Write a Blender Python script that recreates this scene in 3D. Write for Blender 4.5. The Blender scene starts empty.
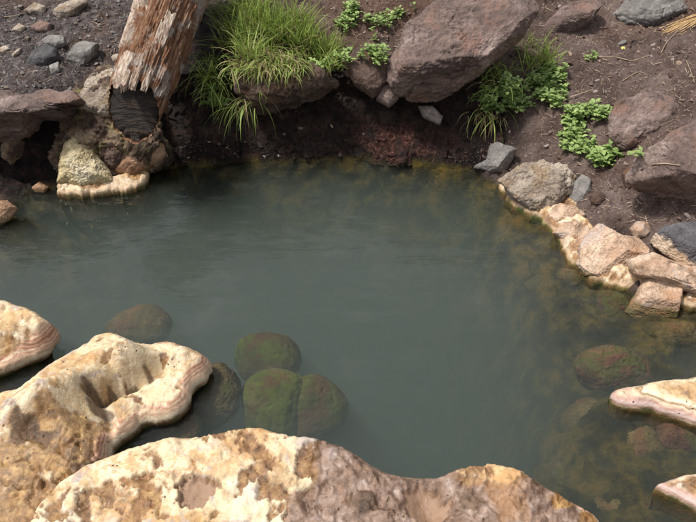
import bpy, bmesh, math, random
import numpy as np
from mathutils import Vector

random.seed(7)
RNG = np.random.default_rng(11)
S = bpy.context.scene
COL = S.collection

# ------------------------------------------------------------------ camera
CAM_H, PITCH, FPX = 1.5, math.radians(38.0), 683.0      # metres above the water, down-tilt, focal length for a 696 px wide frame
cam = bpy.data.cameras.new('camera')
cam.sensor_width = 36.0
cam.lens = 36.0 * FPX / 696.0
cam.clip_start, cam.clip_end = 0.02, 200.0
cam_o = bpy.data.objects.new('camera', cam)
COL.objects.link(cam_o)
cam_o.location = (0, 0, CAM_H)
cam_o.rotation_euler = (math.pi / 2 - PITCH, 0, 0)
S.camera = cam_o

# ------------------------------------------------------------------ sky, sun, exposure
SUN_EL, SUN_AZ = math.radians(64.0), math.radians(-100.0)   # azimuth from +Y, negative = to the left
sun_dir = Vector((math.sin(SUN_AZ) * math.cos(SUN_EL), math.cos(SUN_AZ) * math.cos(SUN_EL), math.sin(SUN_EL)))
W = bpy.data.worlds.new('World'); S.world = W; W.use_nodes = True
wn = W.node_tree; wn.nodes.clear()
w_out = wn.nodes.new('ShaderNodeOutputWorld'); w_bg = wn.nodes.new('ShaderNodeBackground')
w_sky = wn.nodes.new('ShaderNodeTexSky'); w_sky.sky_type = 'NISHITA'; w_sky.sun_disc = False
w_sky.sun_elevation = SUN_EL; w_sky.sun_rotation = SUN_AZ
w_sky.dust_density = 3.0; w_sky.ozone_density = 1.0
w_hsv = wn.nodes.new('ShaderNodeHueSaturation'); w_hsv.inputs['Saturation'].default_value = 0.22
wn.links.new(w_sky.outputs[0], w_hsv.inputs['Color']); wn.links.new(w_hsv.outputs[0], w_bg.inputs[0])
w_bg.inputs[1].default_value = 0.12
wn.links.new(w_bg.outputs[0], w_out.inputs[0])
sun = bpy.data.lights.new('sun', 'SUN'); sun.energy = 2.7; sun.angle = math.radians(8.0); sun.color = (1.0, 0.95, 0.87)
sun_o = bpy.data.objects.new('sun', sun); COL.objects.link(sun_o)
sun_o.rotation_euler = sun_dir.to_track_quat('Z', 'Y').to_euler()
sun_o.location = (-2, 3, 6)
S.view_settings.view_transform = 'Standard'; S.view_settings.look = 'None'
S.view_settings.exposure = 0.6; S.view_settings.gamma = 1.0
S.render.engine = 'CYCLES'
S.cycles.use_denoising = True
S.cycles.max_bounces = 8; S.cycles.volume_bounces = 0; S.cycles.transparent_max_bounces = 16
S.cycles.caustics_reflective = False; S.cycles.caustics_refractive = False

# ------------------------------------------------------------------ geometry helpers
RIGHT = np.array([1.0, 0, 0])
FWD = np.array([0, math.cos(PITCH), -math.sin(PITCH)])
UP = np.array([0, math.sin(PITCH), math.cos(PITCH)])
EYE = np.array([0, 0, CAM_H])

def ray(u, v):
    return RIGHT * (u - 348) / FPX - UP * (v - 261) / FPX + FWD

def at(u, v, z=0.0):
    d = ray(u, v)
    return EYE + d * ((z - CAM_H) / d[2])

_tab = np.random.default_rng(3)
PERM = _tab.permutation(256)
GRAD = _tab.normal(size=(256, 3)); GRAD /= np.linalg.norm(GRAD, axis=1)[:, None]

def perlin(P, seed=0):
    P = P + seed * 17.137
    I = np.floor(P).astype(np.int64); Fr = P - I
    w = Fr * Fr * Fr * (Fr * (Fr * 6 - 15) + 10)
    out = np.zeros(len(P))
    for c in range(8):
        o = np.array([c & 1, (c >> 1) & 1, (c >> 2) & 1])
        J = (I + o) & 255
        h = PERM[(PERM[(PERM[J[:, 0]] + J[:, 1]) & 255] + J[:, 2]) & 255]
        g = GRAD[h]
        d = ((Fr - o) * g).sum(1)
        ww = np.prod(np.where(o, w, 1 - w), axis=1)
        out += ww * d
    return out * 1.5

def fbm(P, octv=5, gain=0.5, seed=0, ridged=False):
    a, s, n = 1.0, np.zeros(len(P)), 0.0
    for k in range(octv):
        v = perlin(P * (2.03 ** k), seed + k)
        s += a * ((1 - 2 * np.abs(v)) if ridged else v)
        n += a; a *= gain
    return s / n

def worley(P, seed=0):
    """F1, F2 and the nearest cell's random number."""
    I = np.floor(P).astype(np.int64)
    f1 = np.full(len(P), 9.0); f2 = np.full(len(P), 9.0); cid = np.zeros(len(P))
    for dx in (-1, 0, 1):
        for dy in (-1, 0, 1):
            for dz in (-1, 0, 1):
                J = I + np.array([dx, dy, dz])
                K = (J + seed * 31) & 255
                h = PERM[(PERM[(PERM[K[:, 0]] + K[:, 1]) & 255] + K[:, 2]) & 255]
                off = GRAD[h] * 0.45 + 0.5
                d = np.linalg.norm(J + off - P, axis=1)
                near = d < f1
                f2 = np.where(near, f1, np.minimum(f2, d))
                cid = np.where(near, h / 255.0, cid)
                f1 = np.where(near, d, f1)
    return f1, f2, cid

def sstep(a, b, x):
    t = np.clip((x - a) / (b - a), 0, 1)
    return t * t * (3 - 2 * t)

def poly_sdf(px, py, poly):
    d = np.full(len(px), 1e9); inside = np.zeros(len(px), bool)
    n = len(poly)
    for i in range(n):
        ax, ay = poly[i]; bx, by = poly[(i + 1) % n]
        ex, ey = bx - ax, by - ay
        t = np.clip(((px - ax) * ex + (py - ay) * ey) / (ex * ex + ey * ey + 1e-12), 0, 1)
        d = np.minimum(d, np.hypot(px - ax - t * ex, py - ay - t * ey))
        cross = ((ay > py) != (by > py)) & (px < (bx - ax) * (py - ay) / (by - ay + 1e-15) + ax)
        inside ^= cross
    return np.where(inside, d, -d)

def tag(o, label=None, cat=None, group=None, kind=None):
    for k, v in (('label', label), ('category', cat), ('group', group), ('kind', kind)):
        if v: o[k] = v
    return o

def build_mesh(name, V, Fc, attrs=None, smooth=True):
    V = np.asarray(V, dtype=np.float32); Fc = np.asarray(Fc, dtype=np.int32)
    n, k = Fc.shape
    me = bpy.data.meshes.new(name)
    me.vertices.add(len(V)); me.vertices.foreach_set('co', V.ravel())
    me.loops.add(n * k); me.loops.foreach_set('vertex_index', Fc.ravel())
    me.polygons.add(n)
    me.polygons.foreach_set('loop_start', np.arange(0, n * k, k, dtype=np.int32))
    me.polygons.foreach_set('use_smooth', np.full(n, smooth, dtype=bool))
    for an, av in (attrs or {}).items():
        a = me.attributes.new(an, 'FLOAT', 'POINT'); a.data.foreach_set('value', np.asarray(av, dtype=np.float32))
    me.update(calc_edges=True)
    return me

def add(name, V, Fc, mat, loc=None, parent=None, attrs=None, smooth=True):
    V = np.asarray(V, float)
    if loc is None:
        loc = np.array([(V[:, 0].min() + V[:, 0].max()) / 2, (V[:, 1].min() + V[:, 1].max()) / 2, V[:, 2].min()])
    me = build_mesh(name, V - loc, Fc, attrs, smooth)
    me.materials.append(mat)
    o = bpy.data.objects.new(name, me); COL.objects.link(o)
    if parent is not None:
        o.parent = parent; o.location = Vector(loc) - parent.location
    else:
        o.location = Vector(loc)
    return o

def empty(name, loc):
    o = bpy.data.objects.new(name, None); o.empty_display_size = 0.05
    COL.objects.link(o); o.location = Vector(loc); return o

_ico = {}
def ico(sub):
    if sub not in _ico:
        bm = bmesh.new(); bmesh.ops.create_icosphere(bm, subdivisions=sub, radius=1.0)
        bm.verts.ensure_lookup_table()
        _ico[sub] = (np.array([v.co[:] for v in bm.verts]), np.array([[v.index for v in f.verts] for f in bm.faces]))
        bm.free()
    V, Fc = _ico[sub]
    V = V / np.linalg.norm(V, axis=1)[:, None]
    return V.copy(), Fc

def vnormals(V, Fc):
    a, b, c = V[Fc[:, 0]], V[Fc[:, 1]], V[Fc[:, 2]]
    fn = np.cross(b - a, c - a)
    n = np.zeros_like(V)
    for k in range(3):
        for ax in range(3):
            n[:, ax] += np.bincount(Fc[:, k], fn[:, ax], len(V))
    return n / (np.linalg.norm(n, axis=1)[:, None] + 1e-12)

# ------------------------------------------------------------------ node helpers
class NB:
    def __init__(self, name):
        self.m = bpy.data.materials.new(name); self.m.use_nodes = True
        self.t = self.m.node_tree; self.t.nodes.clear()
        self.out = self.n('ShaderNodeOutputMaterial')
        self._co = None
    def n(self, typ, **kw):
        x = self.t.nodes.new(typ)
        for k, v in kw.items(): setattr(x, k, v)
        return x
    def link(self, a, b): self.t.links.new(a, b)
    def put(self, sock, v):
        if hasattr(v, 'is_output'): self.link(v, sock)
        elif isinstance(v, (tuple, list)) and len(v) == 3 and sock.type == 'RGBA': sock.default_value = (*v, 1)
        else: sock.default_value = v
    def co(self, scale=(1, 1, 1), world=False):
        if world:
            g = self.n('ShaderNodeNewGeometry').outputs['Position']
        else:
            if self._co is None:
                tc = self.n('ShaderNodeTexCoord'); oi = self.n('ShaderNodeObjectInfo')
                vm = self.n('ShaderNodeVectorMath', operation='MULTIPLY_ADD')
                cmb = self.n('ShaderNodeCombineXYZ')
                self.link(oi.outputs['Random'], cmb.inputs[0]); self.link(oi.outputs['Random'], cmb.inputs[1])
                self.link(cmb.outputs[0], vm.inputs[0]); vm.inputs[1].default_value = (13, 29, 0)
                self.link(tc.outputs['Object'], vm.inputs[2])
                self._co = vm.outputs[0]
            g = self._co
        if tuple(scale) != (1, 1, 1):
            mp = self.n('ShaderNodeMapping'); mp.inputs['Scale'].default_value = scale
            self.link(g, mp.inputs[0]); return mp.outputs[0]
        return g
    def noise(self, scale, detail=6, rough=0.55, co=None, dist=0.0):
        x = self.n('ShaderNodeTexNoise'); self.link(co or self.co(), x.inputs['Vector'])
        x.inputs['Scale'].default_value = scale; x.inputs['Detail'].default_value = detail
        x.inputs['Roughness'].default_value = rough; x.inputs['Distortion'].default_value = dist
        return x.outputs['Fac']
    def vor(self, scale, co=None, feature='F1', out='Distance', rand=1.0):
        x = self.n('ShaderNodeTexVoronoi', feature=feature); self.link(co or self.co(), x.inputs['Vector'])
        x.inputs['Scale'].default_value = scale; x.inputs['Randomness'].default_value = rand
        return x.outputs[out]
    def ramp(self, f, stops, interp='LINEAR'):
        x = self.n('ShaderNodeValToRGB'); r = x.color_ramp; r.interpolation = interp
        while len(r.elements) < len(stops): r.elements.new(0.5)
        for e, (p, c) in zip(r.elements, stops):
            e.position = p; e.color = (*c, 1) if isinstance(c, (tuple, list)) else (c, c, c, 1)
        self.put(x.inputs[0], f); return x.outputs[0]
    def mix(self, a, b, f, mode='MIX'):
        x = self.n('ShaderNodeMix', data_type='RGBA', blend_type=mode)
        self.put(x.inputs[0], f); self.put(x.inputs[6], a); self.put(x.inputs[7], b)
        return x.outputs[2]
    def math(self, op, a, b=0.0, c=0.0):
        x = self.n('ShaderNodeMath', operation=op)
        self.put(x.inputs[0], a); self.put(x.inputs[1], b); self.put(x.inputs[2], c); return x.outputs[0]
    def band(self, x, lo, hi):
        r = self.n('ShaderNodeMapRange', interpolation_type='SMOOTHSTEP')
        self.put(r.inputs[0], x); r.inputs[1].default_value = lo; r.inputs[2].default_value = hi
        return r.outputs[0]
    def attr(self, name):
        x = self.n('ShaderNodeAttribute', attribute_name=name); return x.outputs['Fac']
    def zpos(self):
        s = self.n('ShaderNodeSeparateXYZ'); self.link(self.co(world=True), s.inputs[0]); return s.outputs[2]
    def bump(self, h, strength, dist, prev=None):
        x = self.n('ShaderNodeBump'); x.inputs['Strength'].default_value = strength; x.inputs['Distance'].default_value = dist
        self.put(x.inputs['Height'], h)
        if prev: self.link(prev, x.inputs['Normal'])
        return x.outputs[0]
    def finish(self, col, rough=0.8, normal=None, spec=0.4, **kw):
        p = self.n('ShaderNodeBsdfPrincipled')
        self.put(p.inputs['Base Color'], col); self.put(p.inputs['Roughness'], rough)
        p.inputs['Specular IOR Level'].default_value = spec
        if normal: self.link(normal, p.inputs['Normal'])
        for k, v in kw.items(): self.put(p.inputs[k], v)
        self.link(p.outputs[0], self.out.inputs[0])
        return self.m

def rock_mat(name, dark, mid, light, sc=6.0, bump=0.5, rough=0.8, spec=0.35, spots=None, stain_shade=None, algae=0.0, vein=None, vt=(.56, .66)):
    b = NB(name)
    c = b.ramp(b.noise(sc, 8, 0.6, dist=0.3), [(0.28, dark), (0.5, mid), (0.72, light)])
    fine = b.noise(sc * 14, 8, 0.7)
    c = b.mix(c, b.ramp(fine, [(0.3, 0.45), (0.5, 0.9), (0.72, 1.35)]), 0.75, 'MULTIPLY')
    c = b.mix(c, b.ramp(b.noise(sc * 3.5, 6, 0.65, dist=0.7), [(0.32, 0.5), (0.5, 1.0), (0.68, 1.35)]), 0.7, 'MULTIPLY')
    if stain_shade:
        c = b.mix(c, stain_shade, b.math('MULTIPLY', b.band(b.noise(sc * 1.3, 5, 0.6, co=b.co((1, 1, 0.8))), 0.52, 0.66), 0.75))
    if vein:
        c = b.mix(c, vein, b.math('MULTIPLY', b.band(b.noise(sc * 0.8, 9, 0.62, dist=1.2), *vt), 0.7))
    if spots:
        c = b.mix(c, spots, b.math('MULTIPLY', b.band(b.noise(sc * 30, 3, 0.5), 0.6, 0.7), 0.7))
    if algae:
        zz = b.math('ADD', b.zpos(), b.math('MULTIPLY', b.math('SUBTRACT', b.noise(22, 5), 0.5), 0.05))
        c = b.mix(c, b.ramp(b.noise(30, 4), [(0.4, (0.09, 0.10, 0.02)), (0.6, (0.20, 0.11, 0.035))]), b.math('MULTIPLY', b.math('SUBTRACT', 1.0, b.band(zz, 0.008, 0.032)), algae))
    h = b.math('ADD', b.noise(sc * 5, 10, 0.68), b.math('MULTIPLY', b.noise(sc * 28, 6, 0.65), 0.45))
    nrm = b.bump(h, bump, 0.022)
    return b.finish(c, b.ramp(fine, [(0.3, max(0.05, rough - 0.15)), (0.7, min(1, rough + 0.1))]), nrm, spec)

M = {}
M['bank'] = rock_mat('purple_grey_rock', (0.085, 0.055, 0.045), (0.20, 0.138, 0.118), (0.36, 0.275, 0.245), 7, 0.75, 0.55, spec=.5, stain_shade=(0.24, 0.135, 0.10), vein=(0.12, 0.08, 0.07), spots=(0.06, 0.045, 0.045))
M['ledge'] = rock_mat('ledge_brown_rock', (0.05, 0.032, 0.026), (0.13, 0.085, 0.065), (0.25, 0.18, 0.14), 10, 0.9, 0.7, stain_shade=(0.18, 0.10, 0.06), vein=(0.06, 0.035, 0.03))
M['darkstone'] = rock_mat('dark_wet_stone', (0.018, 0.011, 0.009), (0.055, 0.034, 0.027), (0.12, 0.08, 0.065), 14, 1.0, 0.5, stain_shade=(0.08, 0.045, 0.025))
M['grey'] = rock_mat('grey_rock', (0.11, 0.10, 0.095), (0.20, 0.185, 0.175), (0.31, 0.29, 0.27), 12, 0.5, 0.75, spots=(0.08, 0.07, 0.07))
M['dim'] = rock_mat('brown_rock', (0.05, 0.03, 0.024), (0.11, 0.07, 0.055), (0.19, 0.125, 0.10), 9, 0.6, 0.7, stain_shade=(0.16, 0.075, 0.03))
b = NB('slate_with_cream_foot')
sl = b.ramp(b.noise(14, 9, 0.66), [(0.3, (0.045, 0.042, 0.048)), (0.5, (0.10, 0.094, 0.102)), (0.7, (0.19, 0.18, 0.185))])
cf = b.ramp(b.noise(16, 8, 0.66), [(0.3, (0.26, 0.16, 0.10)), (0.5, (0.52, 0.39, 0.28)), (0.7, (0.72, 0.60, 0.47))])
tc_ = b.n('ShaderNodeTexCoord'); sp_ = b.n('ShaderNodeSeparateXYZ'); b.link(tc_.outputs['Object'], sp_.inputs[0])
lv_ = b.math('ADD', b.math('ADD', sp_.outputs[2], b.math('MULTIPLY', sp_.outputs[0], 0.35)), b.math('MULTIPLY', b.math('SUBTRACT', b.noise(7, 7, 0.65), 0.5), 0.16))
M['slate'] = b.finish(b.mix(cf, sl, b.band(lv_, 0.055, 0.072)), 0.6, b.bump(b.noise(40, 10, 0.7), 0.6, 0.02), 0.4)
M['slate_plain'] = rock_mat('dark_slate_rock', (0.04, 0.038, 0.04), (0.085, 0.082, 0.085), (0.16, 0.155, 0.155), 9, 0.5, 0.65)
M['crust'] = rock_mat('peach_crust', (0.30, 0.175, 0.11), (0.57, 0.40, 0.285), (0.74, 0.60, 0.48), 8, 0.6, 0.7, stain_shade=(0.46, 0.25, 0.14), spots=(0.30, 0.18, 0.11), vein=(0.50, 0.42, 0.38), algae=0.85)
M['pale'] = rock_mat('pale_crust', (0.22, 0.165, 0.125), (0.44, 0.36, 0.29), (0.70, 0.61, 0.50), 12, 0.8, 0.8, stain_shade=(0.30, 0.20, 0.11), spots=(0.16, 0.11, 0.08), algae=0.8)
M['yellow'] = rock_mat('yellow_crust', (0.26, 0.18, 0.08), (0.56, 0.46, 0.27), (0.78, 0.70, 0.54), 5, 0.6, 0.35, stain_shade=(0.36, 0.33, 0.06), vein=(0.10, 0.065, 0.035), vt=(.60, .68), algae=0.7)
M['orange'] = rock_mat('orange_crust', (0.20, 0.10, 0.055), (0.42, 0.25, 0.15), (0.62, 0.43, 0.30), 12, 0.6, 0.5, spots=(0.12, 0.06, 0.03), algae=0.5)
M['algae'] = rock_mat('algae_brown_rock', (0.03, 0.026, 0.008), (0.10, 0.075, 0.026), (0.19, 0.13, 0.055), 9, 0.6, 0.8, stain_shade=(0.13, 0.06, 0.028), vein=(0.05, 0.065, 0.014))
M['redalgae'] = rock_mat('algae_red_rock', (0.035, 0.016, 0.009), (0.10, 0.045, 0.026), (0.17, 0.105, 0.045), 8, 0.6, 0.8, vein=(0.055, 0.075, 0.014), vt=(.47, .56))
M['mossred'] = rock_mat('mossy_red_rock', (0.03, 0.028, 0.007), (0.065, 0.075, 0.013), (0.11, 0.11, 0.024), 6, 0.3, 0.9, stain_shade=(0.075, 0.028, 0.016), vein=(0.07, 0.026, 0.015), vt=(.52, .60))
M['moss'] = rock_mat('mossy_rock', (0.026, 0.036, 0.006), (0.066, 0.082, 0.013), (0.14, 0.11, 0.032), 5.5, 0.25, 0.9, stain_shade=(0.065, 0.024, 0.014), vein=(0.05, 0.019, 0.012), vt=(.50, .57))
M['pebble'] = rock_mat('pebble_stone', (0.16, 0.12, 0.11), (0.28, 0.23, 0.21), (0.45, 0.39, 0.35), 25, 0.4, 0.8)
M['crumb'] = rock_mat('soil_crumb', (0.10, 0.065, 0.055), (0.19, 0.13, 0.11), (0.32, 0.245, 0.21), 20, 0.4, 0.85)
M['wetgrit'] = rock_mat('wet_grit', (0.02, 0.012, 0.01), (0.055, 0.035, 0.03), (0.15, 0.105, 0.09), 30, 0.4, 0.5)
M['peat'] = rock_mat('wet_peat', (0.008, 0.006, 0.006), (0.022, 0.014, 0.012), (0.06, 0.038, 0.032), 24, 0.9, 0.45, spec=0.4)

# soil / basin
b = NB('soil')
big = b.noise(1.6, 6, 0.6)
soil = b.ramp(b.noise(5.5, 9, 0.66), [(0.3, (0.07, 0.044, 0.037)), (0.45, (0.165, 0.112, 0.094)), (0.57, (0.26, 0.188, 0.163)), (0.72, (0.40, 0.31, 0.275))])
soil = b.mix(soil, b.ramp(b.noise(30, 8, 0.72), [(0.32, (0.045, 0.034, 0.033)), (0.5, (0.12, 0.096, 0.094)), (0.66, (0.27, 0.23, 0.22))]), b.attr('grey'))
soil = b.mix(soil, (0.20, 0.10, 0.06), b.math('MULTIPLY', b.band(big, 0.50, 0.66), 0.5))
grain = b.noise(75, 8, 0.75)
soil = b.mix(soil, b.ramp(grain, [(0.3, 0.35), (0.5, 0.9), (0.7, 1.5)]), 0.8, 'MULTIPLY')
cell = b.n('ShaderNodeTexVoronoi'); b.link(b.co(), cell.inputs['Vector']); cell.inputs['Scale'].default_value = 85
soil = b.mix(soil, (0.30, 0.24, 0.21), b.math('MULTIPLY', b.band(cell.outputs['Distance'], 0.32, 0.2), b.band(b.noise(14, 3), 0.55, 0.62)))
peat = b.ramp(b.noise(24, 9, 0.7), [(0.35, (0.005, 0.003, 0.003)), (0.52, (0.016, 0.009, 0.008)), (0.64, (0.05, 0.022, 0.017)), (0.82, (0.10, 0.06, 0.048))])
soil = b.mix(soil, peat, b.attr('wet'))  # damp peat of the far bank, plus shade painted over the gully
bed = b.ramp(b.noise(10, 9, 0.70, dist=0.15), [(0.34, (0.012, 0.014, 0.004)), (0.47, (0.055, 0.045, 0.014)), (0.57, (0.15, 0.112, 0.022)), (0.65, (0.24, 0.14, 0.04)), (0.76, (0.08, 0.10, 0.016))])
soil = b.mix(soil, bed, b.attr('under'))
h = b.math('ADD', b.noise(28, 12, 0.72), b.math('MULTIPLY', grain, 0.5))
rg = b.math('SUBTRACT', 0.9, b.math('MULTIPLY', b.attr('wet'), 0.45))
M['soil'] = b.finish(soil, rg, b.bump(h, 1.0, 0.04), 0.3)

# travertine of the near rocks
def travertine(name, creams, rings):
    b = NB(name)
    n1 = b.noise(7, 8, 0.62, dist=0.4); n2 = b.noise(26, 8, 0.68); n3 = b.noise(120, 6, 0.7); n4 = b.noise(19, 9, 0.7, dist=0.5)
    cream = b.ramp(n1, creams)
    cream = b.mix(cream, (0.66, 0.43, 0.17), b.math('MULTIPLY', b.band(b.noise(11, 7, 0.6), 0.54, 0.68), 0.7))
    cream = b.mix(cream, (0.50, 0.43, 0.42), b.math('MULTIPLY', b.band(b.noise(5.5, 6, 0.6, dist=0.8), 0.57, 0.68), 0.75))
    base = b.ramp(n2, [(0.3, (0.065, 0.036, 0.022)), (0.44, (0.18, 0.11, 0.075)), (0.56, (0.29, 0.20, 0.155)), (0.72, (0.50, 0.41, 0.37))])
    base = b.mix(base, (0.36, 0.19, 0.085), b.math('MULTIPLY', b.band(b.noise(6, 6, 0.6), 0.52, 0.64), 0.6))
    base = b.mix(base, b.ramp(b.noise(34, 8, 0.7), [(0.32, (0.06, 0.027, 0.010)), (0.5, (0.26, 0.13, 0.042)), (0.68, (0.52, 0.33, 0.13))]), b.attr('gold'))
    cream = b.mix(cream, b.ramp(n4, [(0.33, (0.34, 0.20, 0.09)), (0.47, (0.74, 0.60, 0.40)), (0.6, (0.74, 0.66, 0.50)), (0.72, (0.52, 0.44, 0.42))]), 0.5)
    cream = b.mix(cream, b.ramp(n2, [(0.35, (0.20, 0.10, 0.035)), (0.5, (0.42, 0.235, 0.085)), (0.65, (0.60, 0.40, 0.18))]), b.math('MULTIPLY', b.band(b.noise(4.2, 7, 0.62, dist=0.9), 0.5, 0.6), 0.8))
    cream = b.mix(cream, (0.36, 0.31, 0.31), b.math('MULTIPLY', b.band(b.noise(8.5, 7, 0.62, dist=1.1), 0.56, 0.64), 0.7))
    # mineral bands that follow the height of the deposit
    wv = b.math('SINE', b.math('MULTIPLY', b.math('ADD', b.zpos(), b.math('MULTIPLY', b.noise(7, 6, 0.6, dist=0.6), 0.09)), 420.0))
    cream = b.mix(cream, (0.56, 0.30, 0.12), b.math('MULTIPLY', b.band(wv, 0.2, 0.95), b.math('MULTIPLY', b.band(b.noise(6, 5, 0.6), 0.42, 0.62), 0.65)))
    col = b.mix(base, cream, b.attr('crust'))
    ring = b.ramp(b.math('PINGPONG', b.math('ADD', b.math('MULTIPLY', b.zpos(), 21.0), b.math('MULTIPLY', b.noise(13, 5), 0.9)), 1.0),
                  rings)
    col = b.mix(col, ring, b.attr('rim'))
    col = b.mix(col, b.ramp(n3, [(0.3, 0.6), (0.5, 0.97), (0.7, 1.2)]), 0.4, 'MULTIPLY')
    pit = b.math('MULTIPLY', b.band(b.vor(48), 0.17, 0.08), b.band(b.noise(9, 3), 0.5, 0.6))
    col = b.mix(col, (0.12, 0.07, 0.04), pit)
    col = b.mix(col, (0.11, 0.07, 0.045), b.math('MULTIPLY', b.band(b.noise(60, 5, 0.6), 0.62, 0.7), b.math('SUBTRACT', 0.75, b.math('MULTIPLY', b.attr('crust'), 0.45))))
    col = b.mix(col, (0.30, 0.19, 0.125), b.attr('mud'))
    col = b.mix(col, b.ramp(n2, [(0.35, (0.03, 0.018, 0.01)), (0.6, (0.14, 0.08, 0.045))]), b.math('MULTIPLY', b.attr('stain_shade'), 0.85))  # this mask also carries shade painted into the knobbly rock's crevice
    zz = b.math('ADD', b.zpos(), b.math('MULTIPLY', b.math('SUBTRACT', b.noise(20, 5), 0.5), 0.05))
    alg = b.math('SUBTRACT', 1.0, b.band(zz, 0.004, 0.026))
    col = b.mix(col, b.ramp(b.noise(16, 6), [(0.35, (0.05, 0.06, 0.012)), (0.52, (0.15, 0.085, 0.03)), (0.7, (0.10, 0.12, 0.03))]), alg)
    h = b.math('ADD', b.noise(20, 12, 0.68, dist=0.6), b.math('MULTIPLY', n3, 0.18))
    nrm = b.bump(h, 0.5, 0.022)
    nrm = b.bump(b.math('SUBTRACT', 1.0, pit), 0.6, 0.008, nrm)
    return b.finish(col, b.ramp(n2, [(0.35, 0.24), (0.65, 0.6)]), nrm, 0.5)
M['trav'] = travertine('travertine', [(0.28, (0.42, 0.26, 0.12)), (0.44, (0.63, 0.47, 0.27)), (0.58, (0.72, 0.61, 0.43)), (0.75, (0.56, 0.48, 0.42))],
    [(0.0, (0.30, 0.13, 0.07)), (0.14, (0.66, 0.42, 0.29)), (0.24, (0.46, 0.20, 0.12)), (0.36, (0.76, 0.58, 0.42)), (0.46, (0.58, 0.33, 0.22)), (0.62, (0.74, 0.55, 0.38)), (0.72, (0.62, 0.40, 0.27)), (0.95, (0.78, 0.66, 0.48))])
M['trav_peach'] = travertine('peach_travertine', [(0.28, (0.28, 0.16, 0.09)), (0.44, (0.48, 0.32, 0.20)), (0.58, (0.64, 0.50, 0.36)), (0.75, (0.42, 0.33, 0.27))],
    [(0.0, (0.10, 0.09, 0.02)), (0.2, (0.30, 0.20, 0.07)), (0.36, (0.48, 0.30, 0.16)), (0.5, (0.24, 0.19, 0.05)), (0.7, (0.50, 0.34, 0.20)), (1.0, (0.54, 0.40, 0.27))])
M['trav_pink'] = travertine('pink_travertine', [(0.28, (0.34, 0.22, 0.18)), (0.44, (0.52, 0.37, 0.33)), (0.58, (0.62, 0.48, 0.45)), (0.75, (0.40, 0.30, 0.30))],
    [(0.0, (0.30, 0.16, 0.06)), (0.2, (0.74, 0.60, 0.40)), (0.36, (0.80, 0.68, 0.48)), (0.5, (0.30, 0.18, 0.10)), (0.62, (0.70, 0.56, 0.40)), (0.8, (0.46, 0.28, 0.22)), (1.0, (0.60, 0.46, 0.42))])

# ------------------------------------------------------------------ ground: bank slopes and the pool basin in one sheet
CP = []
for u, v, z in [
    # shoreline
    (0, 222, 0), (22, 200, 0), (48, 189, 0), (80, 188, 0), (112, 186, 0), (140, 178, 0), (165, 168, 0), (200, 168, 0), (240, 164, 0), (270, 163, 0),
    (300, 163, 0), (330, 161, 0), (360, 160, 0), (400, 163, 0), (440, 170, 0), (472, 173, 0), (500, 185, 0), (516, 202, 0), (545, 216, 0), (562, 236, 0),
    (580, 258, 0), (610, 280, 0), (645, 300, 0), (696, 306, 0), (740, 320, 0),
    # left plateau and its steep front
    (0, 108, .27), (30, 106, .275), (60, 102, .28), (95, 100, .27), (125, 118, .19), (150, 140, .08), (0, 60, .37), (60, 60, .37), (110, 60, .37), (30, 30, .42), (90, 30, .43),
    (0, 0, .48), (60, 0, .48), (120, 0, .48), (130, 30, .43), (150, 5, .47), (140, 60, .36), (10, 172, .04), (50, 172, .03), (90, 170, .035), (120, 165, .04),
    # gully behind the log
    (180, 120, .10), (185, 60, .25), (200, 20, .40), (165, 145, .06), (178, 152, .05), (195, 148, .06), (210, 145, .06), (155, 158, .03),
    # back wall and turf shelf
    (225, 120, .10), (225, 66, .28), (240, 35, .40), (260, 118, .12), (260, 66, .30), (300, 116, .12), (300, 66, .30), (300, 35, .40), (300, 0, .50),
    (240, 0, .50), (345, 112, .12), (345, 66, .30), (345, 35, .39), (380, 110, .12), (380, 66, .30), (380, 30, .41), (430, 120, .10), (430, 75, .26), (440, 10, .47),
    (470, 125, .10), (480, 90, .24), (490, 60, .34), (520, 20, .44), (400, 0, .50),
    # right slope
    (500, 150, .07), (520, 150, .08), (540, 120, .18), (560, 90, .25), (600, 50, .34), (650, 10, .43), (696, 0, .46), (600, 215, .06), (600, 180, .12), (580, 200, .05),
    (600, 145, .16), (650, 218, .10), (650, 180, .19), (690, 205, .19), (690, 150, .30), (690, 100, .37), (640, 120, .26), (640, 60, .35), (690, 50, .43),
    (660, 262, .04), (696, 262, .06), (560, 190, .05), (490, 164, .05), (478, 158, .06), (465, 160, .04),
    ]:
    CP.append(tuple(at(u, v, z)))
BP = [c for c in CP[:25]]                  # the basin is its own surface, pinned at the shoreline
for u, v, z in [
    (530, 240, -.07), (560, 285, -.06), (600, 330, -.07), (560, 320, -.12), (660, 345, -.05), (600, 400, -.09), (560, 450, -.15), (600, 480, -.10), (545, 500, -.18), (510, 230, -.10), (575, 400, -.14), (630, 310, -.05), (545, 270, -.10),  (660, 450, -.06), (650, 512, -.07), (696, 400, -.06),
    (300, 250, -1.2), (400, 360, -1.2), (180, 250, -1.0), (455, 300, -.95), (300, 195, -.7), (100, 230, -.55), (470, 400, -.85), (400, 210, -.8), (40, 255, -.6), (220, 205, -.7),
    (470, 215, -.4), (-80, 260, -.4), (200, 330, -1.0), (60, 310, -.7), (330, 300, -1.3), (380, 440, -.9), (500, 260, -.45), (520, 320, -.45), (515, 440, -.5)]:
    p = at(u, v, 0); BP.append((p[0], p[1], z))
BP += [(-.9, .9, -.5), (-.5, .8, -.5), (0, .8, -.5), (.4, .85, -.4), (.8, .9, -.12), (1.1, 1.0, -.08), (-1.6, 1.2, -.3), (-2.0, 1.8, -.2), (1.6, 1.3, -.08), (1.7, 1.6, -.06)]
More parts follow.
